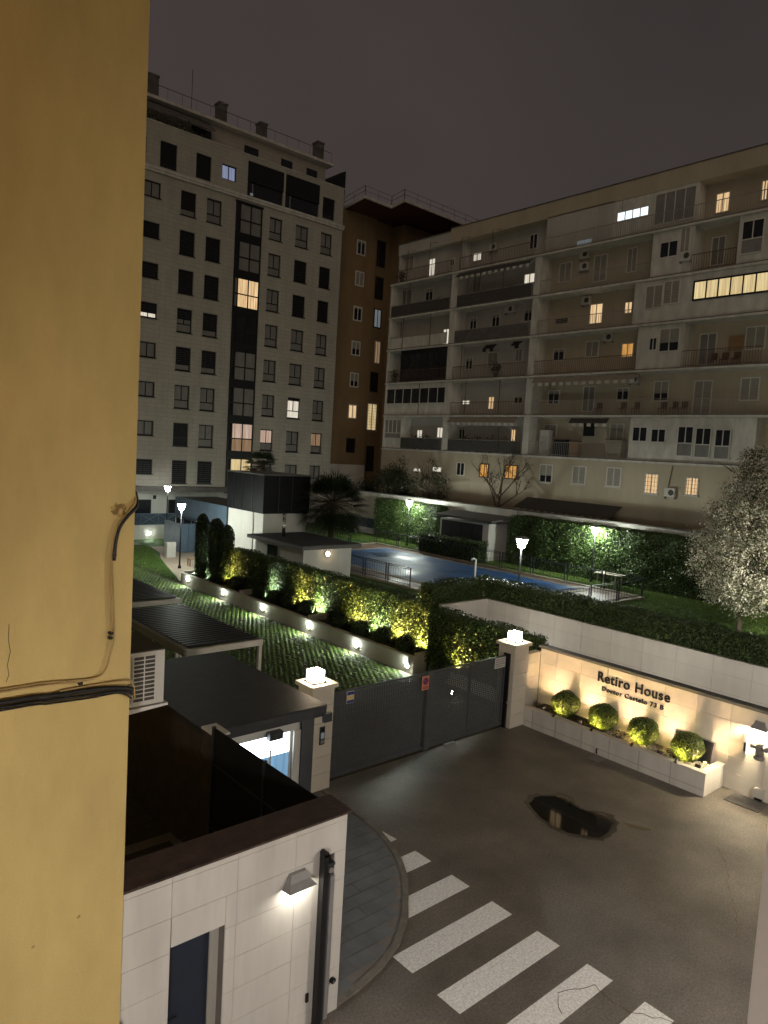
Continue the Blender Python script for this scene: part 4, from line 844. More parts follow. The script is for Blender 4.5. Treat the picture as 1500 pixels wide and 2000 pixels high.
B_ITEMS = [
    ('lit4w', 'P', 27.12, 24.77, 2.36, 0.68), ('curt2', 'P', 24.19, 24.68, 2.78, 2.0), ('litdoor', 'R', 21.6, 24.59, 0.9, 1.25),
    ('litwin', 'R', 19.15, 24.77, 0.41, 1.2), ('panelw', 'P', 31.32, 24.67, 5.62, 2.52), ('dim', 'P', 30.76, 23.58, 1.19, 0.29),
    ('winclose', 'R', 36.04, 24.79, 0.79, 1.17), ('shut', 'R', 32.89, 22.02, 1.09, 1.43), ('shut', 'R', 29.95, 21.88, 1.09, 1.87),
    ('shut', 'R', 27.5, 22.06, 0.78, 1.66), ('win', 'F', 24.23, 21.95, 1.26, 1.04), ('shut', 'F', 23.18, 22.31, 0.67, 1.65),
    ('door', 'R', 21.61, 21.68, 0.9, 1.77), ('tall', 'F', 19.08, 21.81, 1.29, 1.96), ('litdoor', 'R', 29.99, 18.71, 1.09, 1.45),
    ('litwin', 'R', 27.47, 18.86, 0.62, 0.84), ('vent', 'R', 32.92, 18.53, 1.01, 0.38), ('shut', 'F', 24.96, 19.06, 1.22, 1.52),
    ('shut', 'F', 23.79, 19.21, 1.11, 1.49), ('lit6', 'F', 20.09, 19.1, 4.59, 1.22), ('win', 'R', 32.92, 16.01, 1.01, 0.91),
    ('shut', 'R', 30.09, 16.23, 1.1, 1.16), ('litwinh', 'R', 27.28, 15.97, 0.94, 0.98), ('win', 'F', 24.75, 16.03, 0.57, 0.86),
    ('shutgap', 'F', 23.65, 16.21, 1.38, 1.49), ('door', 'R', 21.71, 15.66, 1.11, 1.99), ('shut', 'R', 18.84, 16.13, 1.19, 1.4),
    ('win', 'R', 33.08, 12.87, 1.02, 1.07), ('door', 'R', 30.05, 12.7, 1.02, 1.83), ('win', 'R', 27.35, 12.97, 0.94, 0.91),
    ('shutgap', 'R', 24.55, 13.11, 1.08, 1.35), ('shut', 'R', 21.74, 12.59, 1.19, 2.26), ('shut', 'R', 18.88, 13.09, 1.14, 1.41),
    ('shut', 'R', 33.17, 10.34, 1.21, 1.0), ('shut', 'R', 27.57, 10.32, 1.11, 1.28), ('win', 'F', 25.14, 10.19, 1.1, 1.01),
    ('win', 'F', 23.83, 10.12, 1.05, 0.92), ('tall', 'F', 22.02, 9.8, 1.06, 1.92), ('tall', 'F', 20.88, 9.74, 1.02, 1.88),
    ('tall', 'F', 19.68, 9.68, 0.98, 1.85), ('shutgap', 'W', 32.3, 7.16, 1.14, 1.35), ('shut', 'W', 29.48, 7.21, 1.13, 1.3),
    ('shut', 'W', 26.73, 7.25, 1.12, 1.32), ('litgrid', 'W', 23.95, 6.99, 0.96, 1.33), ('litgrid', 'W', 21.25, 7.02, 0.84, 1.14),
    ('win', 'W', 40.87, 7.02, 0.92, 1.1), ('litor', 'W', 38.31, 7.04, 0.97, 1.1), ('litor', 'W', 35.6, 7.08, 1.25, 1.1),
    ('litlow', 'W', 43.59, 6.83, 1.1, 0.48), ('litlow', 'W', 46.05, 6.65, 0.91, 0.36), ('litdoor', 'R', 47.11, 24.45, 0.85, 1.7),
    ('litwin', 'R', 41.77, 24.56, 0.97, 0.71), ('win', 'R', 44.63, 24.59, 0.55, 0.7), ('shut', 'R', 50.11, 25.31, 1.25, 1.39),
    ('door', 'R', 50.22, 21.97, 1.54, 2.05), ('win', 'R', 47.22, 22.07, 0.98, 1.35), ('litwin', 'R', 36.17, 22.04, 1.09, 0.79),
    ('shut', 'R', 41.62, 22.3, 0.91, 1.52), ('shut', 'R', 43.65, 22.31, 0.84, 1.47), ('litdoor', 'R', 44.78, 18.2, 0.81, 1.59),
    ('shut', 'R', 51.1, 19.18, 1.29, 1.89), ('win', 'R', 43.31, 19.29, 0.54, 1.3), ('win', 'R', 41.72, 19.09, 0.81, 1.1),
    ('win', 'R', 39.29, 19.11, 0.87, 1.15), ('win', 'R', 36.01, 19.22, 0.9, 0.94), ('glaz', 'F', 46.14, 15.8, 5.94, 2.31),
    ('win', 'R', 41.89, 15.85, 0.81, 1.02), ('shut', 'R', 39.33, 16.05, 1.09, 1.16), ('shut', 'R', 36.68, 16.21, 0.71, 1.04),
    ('encl', 'F', 46.94, 13.21, 7.79, 1.62), ('litlow', 'R', 41.94, 12.61, 0.88, 0.43), ('litdoor', 'R', 39.17, 12.53, 0.65, 1.08),
    ('win', 'R', 36.41, 12.74, 0.91, 0.64), ('enclw', 'F', 49.74, 10.2, 2.4, 1.77), ('litdoor', 'R', 47.35, 9.66, 0.73, 1.2),
    ('litwin', 'R', 44.8, 10.03, 0.75, 0.98), ('win', 'R', 42.18, 10.07, 0.71, 1.12), ('litdoor', 'R', 36.66, 9.93, 0.51, 1.05),
]
PX = {'R': 45.3, 'F': 44.1, 'W': 44.0, 'P': 44.28}
for k, p, yc, zc, w, h in B_ITEMS:
    F = PX[p]; a, b, z0, z1 = yc - w / 2, yc + w / 2, zc - h / 2, zc + h / 2
    fl = max([s for s in SL if s <= zc + .3] + [1.0]); z0 = max(z0, fl + .02) if fl > 2 else z0
    g = dict(d=.003, fw=.07)
    if k == 'lit4w': window(B, 'x', F, a, b, z0, z1, 'frame_white', 'lit_cool', cols=4, **g)
    elif k == 'curt2': window(B, 'x', F, a, b, z0, z1, 'frame_white', 'lit_pink' if 0 else 'curtain_grey', cols=4, **g)
    elif k == 'panelw':
        for i in range(4): u = a + w * i / 4; m = MB(); fbox(m, 'x', F, u + .03, u + w / 4 - .03, z0, z1, .003, .03); m.build('gallery_panel', 'facade_grey', B)
    elif k == 'dim': m = MB(); fbox(m, 'x', F, a, b, z0, z1, .034, .05); m.build('gallery_light', 'lit_dim_cool', B)
    elif k == 'litdoor': window(B, 'x', F, a, b, z0, z1, 'frame_white', 'lit_white' if yc > 40 else 'lit_warm', cols=2, **g)
    elif k in ('litwin', 'litlow'): window(B, 'x', F, a, b, z0, z1, 'frame_white', 'lit_white' if yc > 35 else 'lit_warm', cols=2, **g)
    elif k == 'litwinh': window(B, 'x', F, a, b, z0, z1, 'frame_white', 'lit_orange', cols=2, **g)
    elif k == 'litor': window(B, 'x', F, a, b, z0, z1, 'frame_dark', 'lit_orange', cols=3 if w > 1.1 else 2, **g)
    elif k == 'litgrid':
        f = window(B, 'x', F, a, b, z0, z1, 'frame_white', 'lit_warm', cols=2, sill='slab_white', **g); m = MB()
        for i in range(1, 4): u = a + w * i / 4; fbox(m, 'x', F, u - .008, u + .008, z0, z1, .09, .105)
        for i in range(1, 5): z = z0 + h * i / 5; fbox(m, 'x', F, a, b, z - .008, z + .008, .106, .12)
        m.build('bars', 'rail_brown', f)
    elif k == 'lit6': window(B, 'x', F, a, b, z0, z1, 'frame_dark', 'lit_yellow', cols=6, d=.003, fw=.10)
    elif k == 'shut': window(B, 'x', F, a, b, z0, z1, 'frame_white', 'glass_dark', shut=1, shutter='shutter_cream', sill='slab_white' if p == 'W' else None, **g)
    elif k == 'shutgap': window(B, 'x', F, a, b, z0, z1, 'frame_white', 'glass_dark', shut=.62, shutter='shutter_cream', sill='slab_white' if p == 'W' else None, **g)
    elif k in ('tall',): window(B, 'x', F, a, b, z0, z1, 'frame_white', ['glass_dark', 'glass_dark', 'curtain_grey'], cols=2, split=.44, **g)
    elif k == 'glaz': window(B, 'x', F, a, b, z0, z1, 'frame_dark', 'glass_dark', cols=7, split=.4, **g)
    elif k == 'encl': window(B, 'x', F, a, b, z0 + .05, z1 - .15, 'frame_white', 'glass_dark', cols=7, **g)
    elif k == 'enclw': window(B, 'x', F, a, b, z0, z1, 'frame_white', 'curtain_grey', cols=4, split=.3, **g)
    elif k == 'vent':
        m = MB()
        for i in range(3): fbox(m, 'x', F, a, b, z0 + i * .12, z0 + i * .12 + .07, .003, .06)
        m.build('vent', 'frame_dark', B)
    else: window(B, 'x', F, a, b, z0, z1, 'frame_white', 'glass_dark' if k != 'door' else 'curtain_grey', cols=2, shut=.25 if k == 'win' and p == 'R' else 0, shutter='shutter_cream', **g)
# awnings
for ya, yb2, z, dep, mt in ((34.9, 42.5, 23.05, .5, 'awning_cloth'), (35.3, 42.4, 11.25, .5, 'awning_cream'), (25.6, 34.0, 14.15, .35, 'awning_cream'), (27.45, 30.5, 11.22, .3, 'awning_cloth'), (25.9, 33.85, 5.3, 1.6, 'awning_cloth'), (37.9, 39.0, 17.0, .4, 'cloth_dark'), (35.4, 36.2, 17.05, .4, 'cloth_dark')):
    aw = MB().add([(43.99, ya, z), (43.99, yb2, z), (43.99 - dep, yb2, z - .25 - dep * .3), (43.99 - dep, ya, z - .25 - dep * .3), (43.99, ya, z - .03), (43.99, yb2, z - .03), (43.99 - dep, yb2, z - .28 - dep * .3), (43.99 - dep, ya, z - .28 - dep * .3)], [(0, 1, 2, 3), (7, 6, 5, 4), (3, 2, 6, 7), (0, 3, 7, 4), (1, 5, 6, 2)]).build('awning', mt, B)
    m = MB(); nn = int((yb2 - ya) / .3)
    for i in range(nn):
        if i % 2 == 0: u = ya + (yb2 - ya) * i / nn; m.box(43.975 - dep, 43.985 - dep, u, u + (yb2 - ya) / nn, z - .50 - dep * .3, z - .285 - dep * .3)
    m.build('valance', 'slab_white' if mt != 'cloth_dark' else 'cloth_dark', aw, kind='stuff')
for y, z0, z1 in ((48.8, 23.3, 25.9), (46.0, 23.3, 26.1), (42.3, 23.3, 25.9), (39.0, 23.3, 25.9), (48.3, 20.3, 23.1), (40.0, 20.3, 23.1), (37.6, 20.3, 23.1), (48.9, 17.4, 20.1), (45.4, 17.4, 20.1), (40.8, 11.5, 14.2), (37.2, 11.5, 14.2), (46.3, 11.5, 14.2), (41.5, 14.4, 17.2), (37.0, 8.5, 11.2)):
    MB().tube([(43.87, y, z0), (43.87, y, z1)] + ([(43.87, y - .9, z1 - .12)] if z0 > 23 else []), .03, 6).build('awning_pole', 'rail_brown', B)
for k, (x, y, z, lab) in enumerate(((45.0, 31.24, 23.0, 'upper one of two stacked'), (45.0, 31.2, 22.15, 'lower one of two stacked'), (43.85, 23.0, 21.3, 'outside the enclosed upper balcony'), (45.0, 30.8, 19.7, 'above the lit yellow balcony door'), (45.0, 28.75, 16.95, 'beside a small lit orange window'), (45.0, 26.5, 13.95, 'above a glazed balcony door with rolled awning'), (45.0, 39.95, 25.0, 'on the top floor grey recess'), (45.0, 37.75, 19.85, 'wide on the grey recess wall'), (45.0, 43.35, 13.85, 'beside the enclosed white glazing'), (43.72, 22.55, 6.53, 'between the two lit barred windows'))):
    w = .95 if k == 7 else .7; t = thing('air_conditioner', (x, y, z - .3), 'pale air conditioner unit ' + lab + ' of the balcony building', 'air conditioner')
    MB().box(x - .02, x + .28, y - w / 2, y + w / 2, z - .28, z + .28).build('casing', 'ac_white', t); MB().lathe((0, 0, 0), [(.0, 0), (.19, 0), (.19, .01), (.0, .01)], 14)
    f = MB(); f.v = [(x - .021 - q[2], y - .1 + q[0], z + q[1]) for q in MB().lathe((0, 0, 0), [(.01, 0), (.19, 0), (.17, .012), (.01, .012)], 14).v]; f.f = MB().lathe((0, 0, 0), [(.01, 0), (.19, 0), (.17, .012), (.01, .012)], 14).f; f.build('fan_grille', 'ac_dark', t)
    MB().box(x, x + .27, y - w / 2, y - w / 2 + .05, z - .40, z - .285).box(x, x + .27, y + w / 2 - .05, y + w / 2, z - .40, z - .285).build('bracket', 'rail_grey', t)
MB().tube([(43.9, 22.75, 6.9), (43.94, 22.6, 8.2)], .025, 6).build('drain_pipe', 'rail_brown', B)
MB().box(44.4, 44.43, 28.8, 29.7, 10.0, 10.9).build('hanging_cloth', 'cloth_dark', label='black cloth hung to dry on a lower balcony', category='cloth')
MB().box(45.22, 45.29, 19.5, 20.4, 15.5, 16.35).build('wall_tapestry', 'wood', label='dark framed picture on a cream balcony wall', category='picture')
# balcony clutter: cabinets, chairs, pots seen as small dark shapes
for fi, y, w, h, mt in ((5, 33.0, .8, 1.9, 'facade_grey'), (5, 31.6, 1.1, 1.2, 'cloth_dark'), (5, 30.4, .7, 1.1, 'wood'), (5, 27.2, 1.2, 1.3, 'awning_cream')):
    z = SL[fi] - .018; c = thing('balcony_cabinet', (44.6, y, z), {33.0: 'tall pale cabinet at the end of a lower balcony', 31.6: 'dark covered furniture on a lower balcony', 30.4: 'brown cupboard on a lower balcony', 27.2: 'furniture under a pale cover on a lower balcony'}[y], 'furniture')
    MB().box(44.35, 44.85, y - w / 2, y + w / 2, z, z + h).build('body', mt, c); MB().box(44.32, 44.88, y - w / 2 - .04, y + w / 2 + .04, z + h + .001, z + h + .05).build('top', 'concrete_dark', c)
def balcony_chair(y, z):
    c = thing('balcony_chair', (44.6, y, z), 'slim chair standing on a balcony of the cream building', 'chair', 'balcony chairs')
    MB().box(44.4, 44.8, y - .2, y + .2, z + .43, z + .46).build('seat', 'rail_brown', c); MB().box(44.78, 44.81, y - .2, y + .2, z + .5, z + .88).build('backrest', 'rail_brown', c)
    for sx in (44.42, 44.77):
        for sy in (-.18, .16): MB().box(sx, sx + .025, y + sy, y + sy + .025, z, z + .43).build('leg', 'rail_brown', c)
for y in (28.8, 26.9, 25.9, 24.0, 23.2, 22.6): balcony_chair(y, SL[4] - .018)
for y in (21.0, 20.3, 19.6): balcony_chair(y, SL[3] - .018)
for y, fi in ((38.2, 3), (47.0, 5), (45.6, 5), (46.2, 5), (41.0, 5), (39.6, 5), (38.2, 5), (36.4, 5), (37.4, 1), (44.6, 1), (50.0, 0), (50.2, 3)):
    z = SL[fi] - .018; n = 160; P = np.array([44.4, y, z + .75]) + RNG.normal(0, .22, (n, 3)); p = thing('potted_plant', (44.4, y, z), 'dark potted plant on a balcony of the long building', 'plant', 'balcony plants')
    MB().lathe((44.4, y, z), [(.13, 0), (.2, .36), (.17, .37)], 10).build('pot', 'concrete_dark', p); place('leaves', leafmesh('leaves', P, RNG.normal(size=(n, 3)), .085, 'shrub_leaf', base=WL[p.name]), WL[p.name], p, kind='stuff')
ORD = ['first', 'second', 'third', 'fourth', 'fifth', 'sixth', 'seventh', 'eighth', 'ninth', 'tenth']

# ------------------------------------------------------------------ long driveway planter with step lights
dp = thing('driveway_planter', (18.1, 28, 0), 'long white retaining planter beside the drive with round step lights', 'planter')
for ya, yb2 in ((18.42, 25.2), (25.205, 31.2), (31.205, 37.5)):
    MB().box(18.0, 18.18, ya, yb2 - .005, 0, .60).build('front_wall', 'render_white', dp); MB().box(17.98, 18.20, ya, yb2 - .005, .602, .64).build('coping', 'stone_cream', dp)
for yy in (18.42, 25.2, 31.2, 37.32): MB().box(18.205, 19.25, yy, yy + .18, 0, .70).build('divider_wall', 'render_white', dp); MB().box(18.2, 19.25, yy - .012, yy + .192, .702, .735).build('divider_coping', 'stone_cream', dp)
MB().box(18.185, 19.3, 18.6, 37.3, .1, .50).build('soil', 'soil_dark', dp)
for yy, zz in ((36.6, .38), (32.55, .37), (28.75, .35), (25.0, .31), (21.7, .28), (18.72, .26)):
    xo = 0
    b = MB().tube([(18.0 + xo, yy, zz), (17.975 + xo, yy, zz)], .085, 16).build('step_light', 'steel', dp)
    MB().tube([(17.9745 + xo, yy, zz), (17.962 + xo, yy, zz - .003)], .055, 14).build('lens', 'step_glow', b)
MB().box(18.40, 18.55, 13.75, 17.6, 0, .42).build('low_kerb_wall', 'render_white', dp)
bo = thing('bollard_light', (17.2, 15.77, 0), 'small bollard light shining through the perforated gate', 'light')
MB().tube([(17.2, 15.77, 0), (17.2, 15.77, .36)], .06, 12).build('post', 'dark_metal', bo); MB().tube([(17.2, 15.705, .29), (17.2, 15.69, .288)], .045, 12).build('lens', 'bollard_glow', bo)
MB().box(17.96, 17.979, 18.45, 18.70, .33, .56).build('house_number', 'sign_white', dp)
cu = bpy.data.curves.new('number', 'FONT'); cu.body = '2'; cu.size = .24; cu.extrude = .004
to = bpy.data.objects.new('number_tmp', cu); COL.objects.link(to); bpy.context.view_layer.update(); me = bpy.data.meshes.new_from_object(to.evaluated_get(bpy.context.evaluated_depsgraph_get())); bpy.data.objects.remove(to, do_unlink=True)
m = MB(); m.v = [(17.954 - v.co.z, 18.645 - v.co.x, .36 + v.co.y) for v in me.vertices]; m.f = [tuple(p.vertices) for p in me.polygons]; m.build('digit', 'letter_black', dp)

# ------------------------------------------------------------------ hedges
hedge('drive_hedge', [(19.12, 19.85, 18.5, 34.2, .5, 2.42), (18.62, 19.3, 13.6, 18.5, .0, 2.38)], 'long clipped dark hedge behind the driveway planter with uplit patches', dens=1100, size=.040, bulge=.05)
hedge('ramp_hedge', [(21.85, 22.75, -14, 18.55, 2.0, 3.20), (18.9, 22.7, 18.5, 19.3, 2.0, 3.18)], 'clipped hedge along the top of the white ramp wall', dens=1000, size=.040, bulge=.03)
hedge('pool_hedge', [(38.6, 39.7, 37.9, 45.2, 1.0, 4.15)], 'bright lit ivy hedge on the garden wall behind the far lawn lamp', dens=900, size=.058, bulge=.08)
hedge('garden_hedge', [(38.4, 39.7, 8.0, 30.9, 1.0, 4.20)], 'tall wide ivy hedge covering the garden wall behind the pool fence', dens=800, size=.058, bulge=.09)
hedge('shed_hedge', [(36.2, 37.2, 31.6, 37.4, 1.0, 2.35)], 'low dark hedge in front of the pool shed', dens=300, size=.06)
rw = thing('ramp_wall', (21.8, 2, 0), 'white L shaped ramp retaining wall under the clipped hedge', 'wall')
MB().box(21.75, 21.95, -14, 18.30, 0, 2.50).build('long_wall', 'render_white', rw); MB().box(19.2, 21.95, 18.302, 18.48, 0, 2.50).build('end_wall', 'render_white', rw)
for zj in (.9, 1.45, 2.0): MB().box(21.744, 21.749, -13, 18.29, zj, zj + .008).build('joint_line', 'old_wall', rw)
for k in range(24): MB().box(21.7435, 21.7485, 17.4 - k * 1.15, 17.408 - k * 1.15, .9, 2.5).build('joint_line', 'old_wall', rw)
MB().box(18.83, 21.75, -14, 18.3, -.3, .01).build('ramp', 'asphalt', **S)

# ------------------------------------------------------------------ clipped balls
def ball(c, r, label, group=None, squash=.92, dens=900, size=.032, name='ball_shrub', material='ball_leaf'):
    t = thing(name, (c[0], c[1], c[2] - r * squash), label, 'shrub', group)
    d = RNG.normal(size=(int(4 * math.pi * r * r * dens), 3)); d /= np.linalg.norm(d, axis=1)[:, None]
    rad = r * (1 + RNG.uniform(-.08, .04, len(d)) + .05 * np.sin(d[:, 0] * 5 + c[1] * 3) * np.sin(d[:, 1] * 4 + c[1] * 2) + .03 * np.sin(d[:, 2] * 8 + c[1]))[:, None]
    P = d * rad * np.array([1, 1, squash]) + np.array(c)
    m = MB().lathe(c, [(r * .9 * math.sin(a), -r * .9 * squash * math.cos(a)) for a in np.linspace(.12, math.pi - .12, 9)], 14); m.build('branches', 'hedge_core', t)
    place('leaves', leafmesh('leaves', P, d, size, material, base=WL[t.name], tilt=.7), WL[t.name], t, kind='stuff'); return t
for (x, y), lab in zip(((18.17, 12.0), (18.16, 10.73), (18.16, 9.5), (18.17, 8.26)), ('uplit round bush in the sign planter nearest the gate pillar', 'uplit round bush second from the gate pillar in the sign planter', 'uplit round bush third from the gate pillar in the sign planter', 'uplit round bush in front of the leaning dark glass panel')):
    ball((x, y, .88), .395, lab, dens=2000, size=.024)
for k_, (x, y) in enumerate(((18.66, 34.2), (18.66, 32.6), (18.62, 30.1), (18.64, 28.85), (18.64, 27.6), (18.6, 26.15), (18.44, 23.4), (18.44, 22.05), (18.44, 20.7), (18.44, 19.35))):
    ball((x, y, .85), .385, 'dark clipped ball shrub, ' + ORD[9 - k_] + ' from the gate end of the driveway planter', 'driveway ball shrubs', dens=800, material='cypress_leaf')
ball((18.25, 17.3, .40), .42, 'clipped ball shrub on the ground past the planter end behind the gate', dens=800, material='cypress_leaf')
# columnar cypresses
for (x, y, h, r), lab in zip(((18.72, 36.5, 3.55, .36), (18.75, 34.95, 3.45, .42), (19.05, 34.3, 3.15, .36)), ('columnar cypress standing farthest up the driveway planter', 'columnar cypress in the middle of the row of three', 'columnar cypress standing against the long hedge')):
    t = thing('cypress', (x, y, .5), lab, 'tree'); n = 5200; a = RNG.uniform(0, 2 * math.pi, n); z = RNG.uniform(0, 1, n)
    prof = np.where(z < .12, .75 + z * 2.0, np.where(z < .8, 1.0, np.sqrt(np.clip(1 - ((z - .8) / .2) ** 2, 0, 1)) * .98 + .02)) * (1 + .06 * np.sin(a * 5 + z * 14)) * RNG.uniform(.86, 1.05, n)
    P = np.column_stack([x + np.cos(a) * r * prof, y + np.sin(a) * r * prof, .5 + z * h]); N = np.column_stack([np.cos(a), np.sin(a), .5 + 0 * a])
    MB().tube([(x, y, .5), (x, y, 1.2), (x, y, .5 + h * .7)], [.07, .05, .02], 8).build('trunk', 'bark', t)
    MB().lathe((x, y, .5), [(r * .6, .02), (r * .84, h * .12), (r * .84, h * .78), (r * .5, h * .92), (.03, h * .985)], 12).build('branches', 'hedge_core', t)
    place('crown', leafmesh('crown', P, N, .05, 'cypress_leaf', base=WL[t.name], up=.6), WL[t.name], t, kind='stuff')

# ------------------------------------------------------------------ garden uplights: a short can, its lens tilted at what it lights
def uplight(p, aim, glow, label, grp, r=.055, snoot=.05):
    p = Vector(p); d = (Vector(aim) - p).normalized(); t = thing('garden_uplight', p, label, 'light', grp)
    MB().tube([p - d * .08, p - d * .02], r + .012, 12).build('base', 'black_metal', t); MB().tube([p - d * .02, p + d * snoot], r + .012, 12, caps=False).build('can', 'black_metal', t); MB().tube([p - d * .015, p - d * .008], r, 12).build('lens', glow, t)
for k_, (y, g) in enumerate(((33.6, 'up_yellow'), (29.75, 'up_white'), (27.0, 'up_yellow'), (25.75, 'up_green'), (22.95, 'up_yellow'), (21.7, 'up_green'), (20.35, 'up_yellow'), (19.05, 'up_yellow'))):
    uplight((18.80, y, .60), (19.13, y, 1.30), g, 'small spotlight at the driveway hedge foot, ' + ORD[7 - k_] + ' from the gate end', 'hedge spotlights', .06)
for y, g in ((16.7, 'up_yellow'), (14.95, 'up_green')): uplight((18.46, y, .50), (18.64, y, 1.2), g, ('yellow' if g == 'up_yellow' else 'pale') + ' spotlight under the hedge just behind the gate', 'gate hedge spotlights', .05)
for x, y in ((18.34, 36.75), (18.30, 35.15)): uplight((x, y, .62), (x + .38, y - .08, 1.6), 'up_white', 'small white spotlight at the foot of the ' + ('farthest' if y > 36 else 'middle') + ' cypress up the drive', 'cypress spotlights', .05)
for k_, y in enumerate((12.62, 11.36, 10.1, 8.88, 7.86)): uplight((17.95, y, .52), (18.50, y, 1.95), 'up_warm', 'small warm spotlight in the sign planter, ' + ORD[k_] + ' from the gate pillar', 'sign planter spotlights', .06, .07)
for k_, y in enumerate((12.0, 10.73, 9.5, 8.26)): uplight((17.575, y - .03, .66), (17.90, y, .86), 'up_bush', 'small yellow spotlight on the planter edge under the ' + ORD[k_] + ' bush from the gate pillar', 'bush spotlights', .024, .02)

# ------------------------------------------------------------------ grass paving of the drive: concrete lattice with grass in the cells
pu, pv = .22, .185; V, F, GP, V2, F2 = [], [], [], [], []
x0, x1, y0, y1 = 9.4, 17.95, 13.75, 46.0
nu, nv = int((x1 - x0) / pu), int((y1 - y0) / pv)
for j in range(nv):
    for i in range(nu):
        sh = pu * .5 if j % 2 else 0
        u, v = x0 + i * pu + sh, y0 + j * pv
        if u + pu > x1: continue
        a, b, c, d = u + .022, u + pu - .022, v + .024, v + pv - .024; zt = .020 + random.uniform(-.004, .004)
        k = len(V); V += [(u, v, zt), (u + pu, v, zt), (u + pu, v + pv, zt), (u, v + pv, zt), (a, c, zt), (b, c, zt), (b, d, zt), (a, d, zt), (a, c, 0), (b, c, 0), (b, d, 0), (a, d, 0)]
        F += [(k + s_, k + (s_ + 1) % 4, k + 4 + (s_ + 1) % 4, k + 4 + s_) for s_ in range(4)] + [(k + 4 + s_, k + 4 + (s_ + 1) % 4, k + 8 + (s_ + 1) % 4, k + 8 + s_) for s_ in range(4)]
        h = random.uniform(.030, .05) if random.random() > .06 else .008; k = len(V2); e = .026
        V2 += [(a + .004, c + .004, .004), (b - .004, c + .004, .004), (b - .004, d - .004, .004), (a + .004, d - .004, .004), (a + e, c + e, h), (b - e, c + e, h * random.uniform(.8, 1.1)), (b - e, d - e, h), (a + e, d - e, h * random.uniform(.8, 1.1))]
        F2 += [(k, k + 1, k + 5, k + 4), (k + 1, k + 2, k + 6, k + 5), (k + 2, k + 3, k + 7, k + 6), (k + 3, k, k + 4, k + 7), (k + 4, k + 5, k + 6, k + 7)]
        if h > .01: GP.append((a + .02, b - .02, c + .02, d - .02, h))
drv = bpy.data.objects['driveway']
place('turf_mounds', npmesh('turf_mounds', np.array(V2) - np.array(WL['driveway']), np.array(F2), 'turf_mound'), WL['driveway'], drv, kind='stuff')
place('paver_grid', npmesh('paver_grid', np.array(V) - np.array(WL['driveway']), np.array(F), 'concrete_grid'), WL['driveway'], drv, kind='stuff')
def blades(name, P, h, w, parent=None, base=(0, 0, 0), material='grass_blade', **props):
    n = len(P); a = RNG.uniform(0, 2 * math.pi, n); hh = h * RNG.uniform(.5, 1.3, n); D = np.column_stack([np.cos(a), np.sin(a), 0 * a]) * (w * RNG.uniform(.6, 1.3, n))[:, None]
    tip = np.column_stack([RNG.normal(0, .5, n) * hh, RNG.normal(0, .5, n) * hh, hh]); P = P - np.array(base)
    V = np.stack([P - D, P + D, P + tip], 1).reshape(-1, 3); return place(name, npmesh(name, V, np.arange(3 * n).reshape(n, 3), material), Vector(base), parent, **props)
G = np.array(GP); k = 14; idx = np.repeat(np.arange(len(G)), k); r = RNG.uniform(0, 1, (len(idx), 2)); g = G[idx]
P = np.column_stack([g[:, 0] + (g[:, 1] - g[:, 0]) * r[:, 0], g[:, 2] + (g[:, 3] - g[:, 2]) * r[:, 1], g[:, 4] * .8])
keep = RNG.uniform(size=len(P)) < .75 + .3 * np.sin(P[:, 0] * 1.3 + 1) * np.sin(P[:, 1] * .7)
blades('grass', P[keep], .035, .009, label='short grass growing in the cells of the driveway pavers', category='grass', kind='stuff')
n = 60000; P = np.column_stack([RNG.uniform(9.5, 22, n), RNG.uniform(38, 55.4, n), np.zeros(n)]); P = P[((P[:, 0] > 17.9) | (P[:, 1] > 44.5)) & ~((P[:, 1] > 52.6) & (P[:, 1] < 54.9)) & (P[:, 0] < 18.3 + np.clip((P[:, 1] - 38.4) * .29, 0, 4))]; blades('grass', P, .06, .02, label='short turf at the top of the drive below the podium wall', category='grass', kind='stuff')
n = 90000; P = np.column_stack([RNG.uniform(36.0, 39.0, n), RNG.uniform(9, 47, n), np.full(n, 1.0)]); n2 = 50000; P2 = np.column_stack([RNG.uniform(23, 38.5, n2), RNG.uniform(6, 20, n2), np.full(n2, 1.0)])
blades('grass', np.concatenate([P, P2]), .06, .02, label='mown lawn around the pool enclosure', category='grass', kind='stuff')

# ------------------------------------------------------------------ pool with cover, deck, fence
MB().box(25.7, 35.9, 19.5, 41.7, .9, 1.02).build('pool_deck', 'pool_deck', **S)
m = MB()
for a in ((25.6, 36.0, 19.4, 19.55), (25.6, 36.0, 41.65, 41.8), (25.6, 25.75, 19.56, 41.64), (35.85, 36.0, 19.56, 41.64)): m.box(*a, .9, 1.10)
m.build('deck_kerb', 'deck_edge', kind='structure')
# tarpaulin cover with shallow sagging folds
nx, ny = 40, 90; xs = np.linspace(27.6, 34.9, nx); ys = np.linspace(22.6, 39.3, ny); X, Y = np.meshgrid(xs, ys, indexing='ij')
Z = 1.045 + .05 * np.sin(X * .9 + Y * .55) * np.sin(Y * .42 + 1) + .02 * np.sin(X * 2.3 - Y * 1.7) + .012 * np.sin(X * 5 + Y * 2.1); Z = np.maximum(Z, 1.028)
V = np.column_stack([X.ravel(), Y.ravel(), Z.ravel()]); I = np.arange(nx * ny).reshape(nx, ny); F = np.stack([I[:-1, :-1], I[1:, :-1], I[1:, 1:], I[:-1, 1:]], -1).reshape(-1, 4)
pc = thing('pool_cover', (31, 31, 1.02), 'wet blue tarpaulin covering the swimming pool', 'pool cover'); me = npmesh('sheet', V - np.array(WL[pc.name]), F, 'pool_cover'); me.polygons.foreach_set('use_smooth', [True] * len(me.polygons)); place('sheet', me, WL[pc.name], pc)
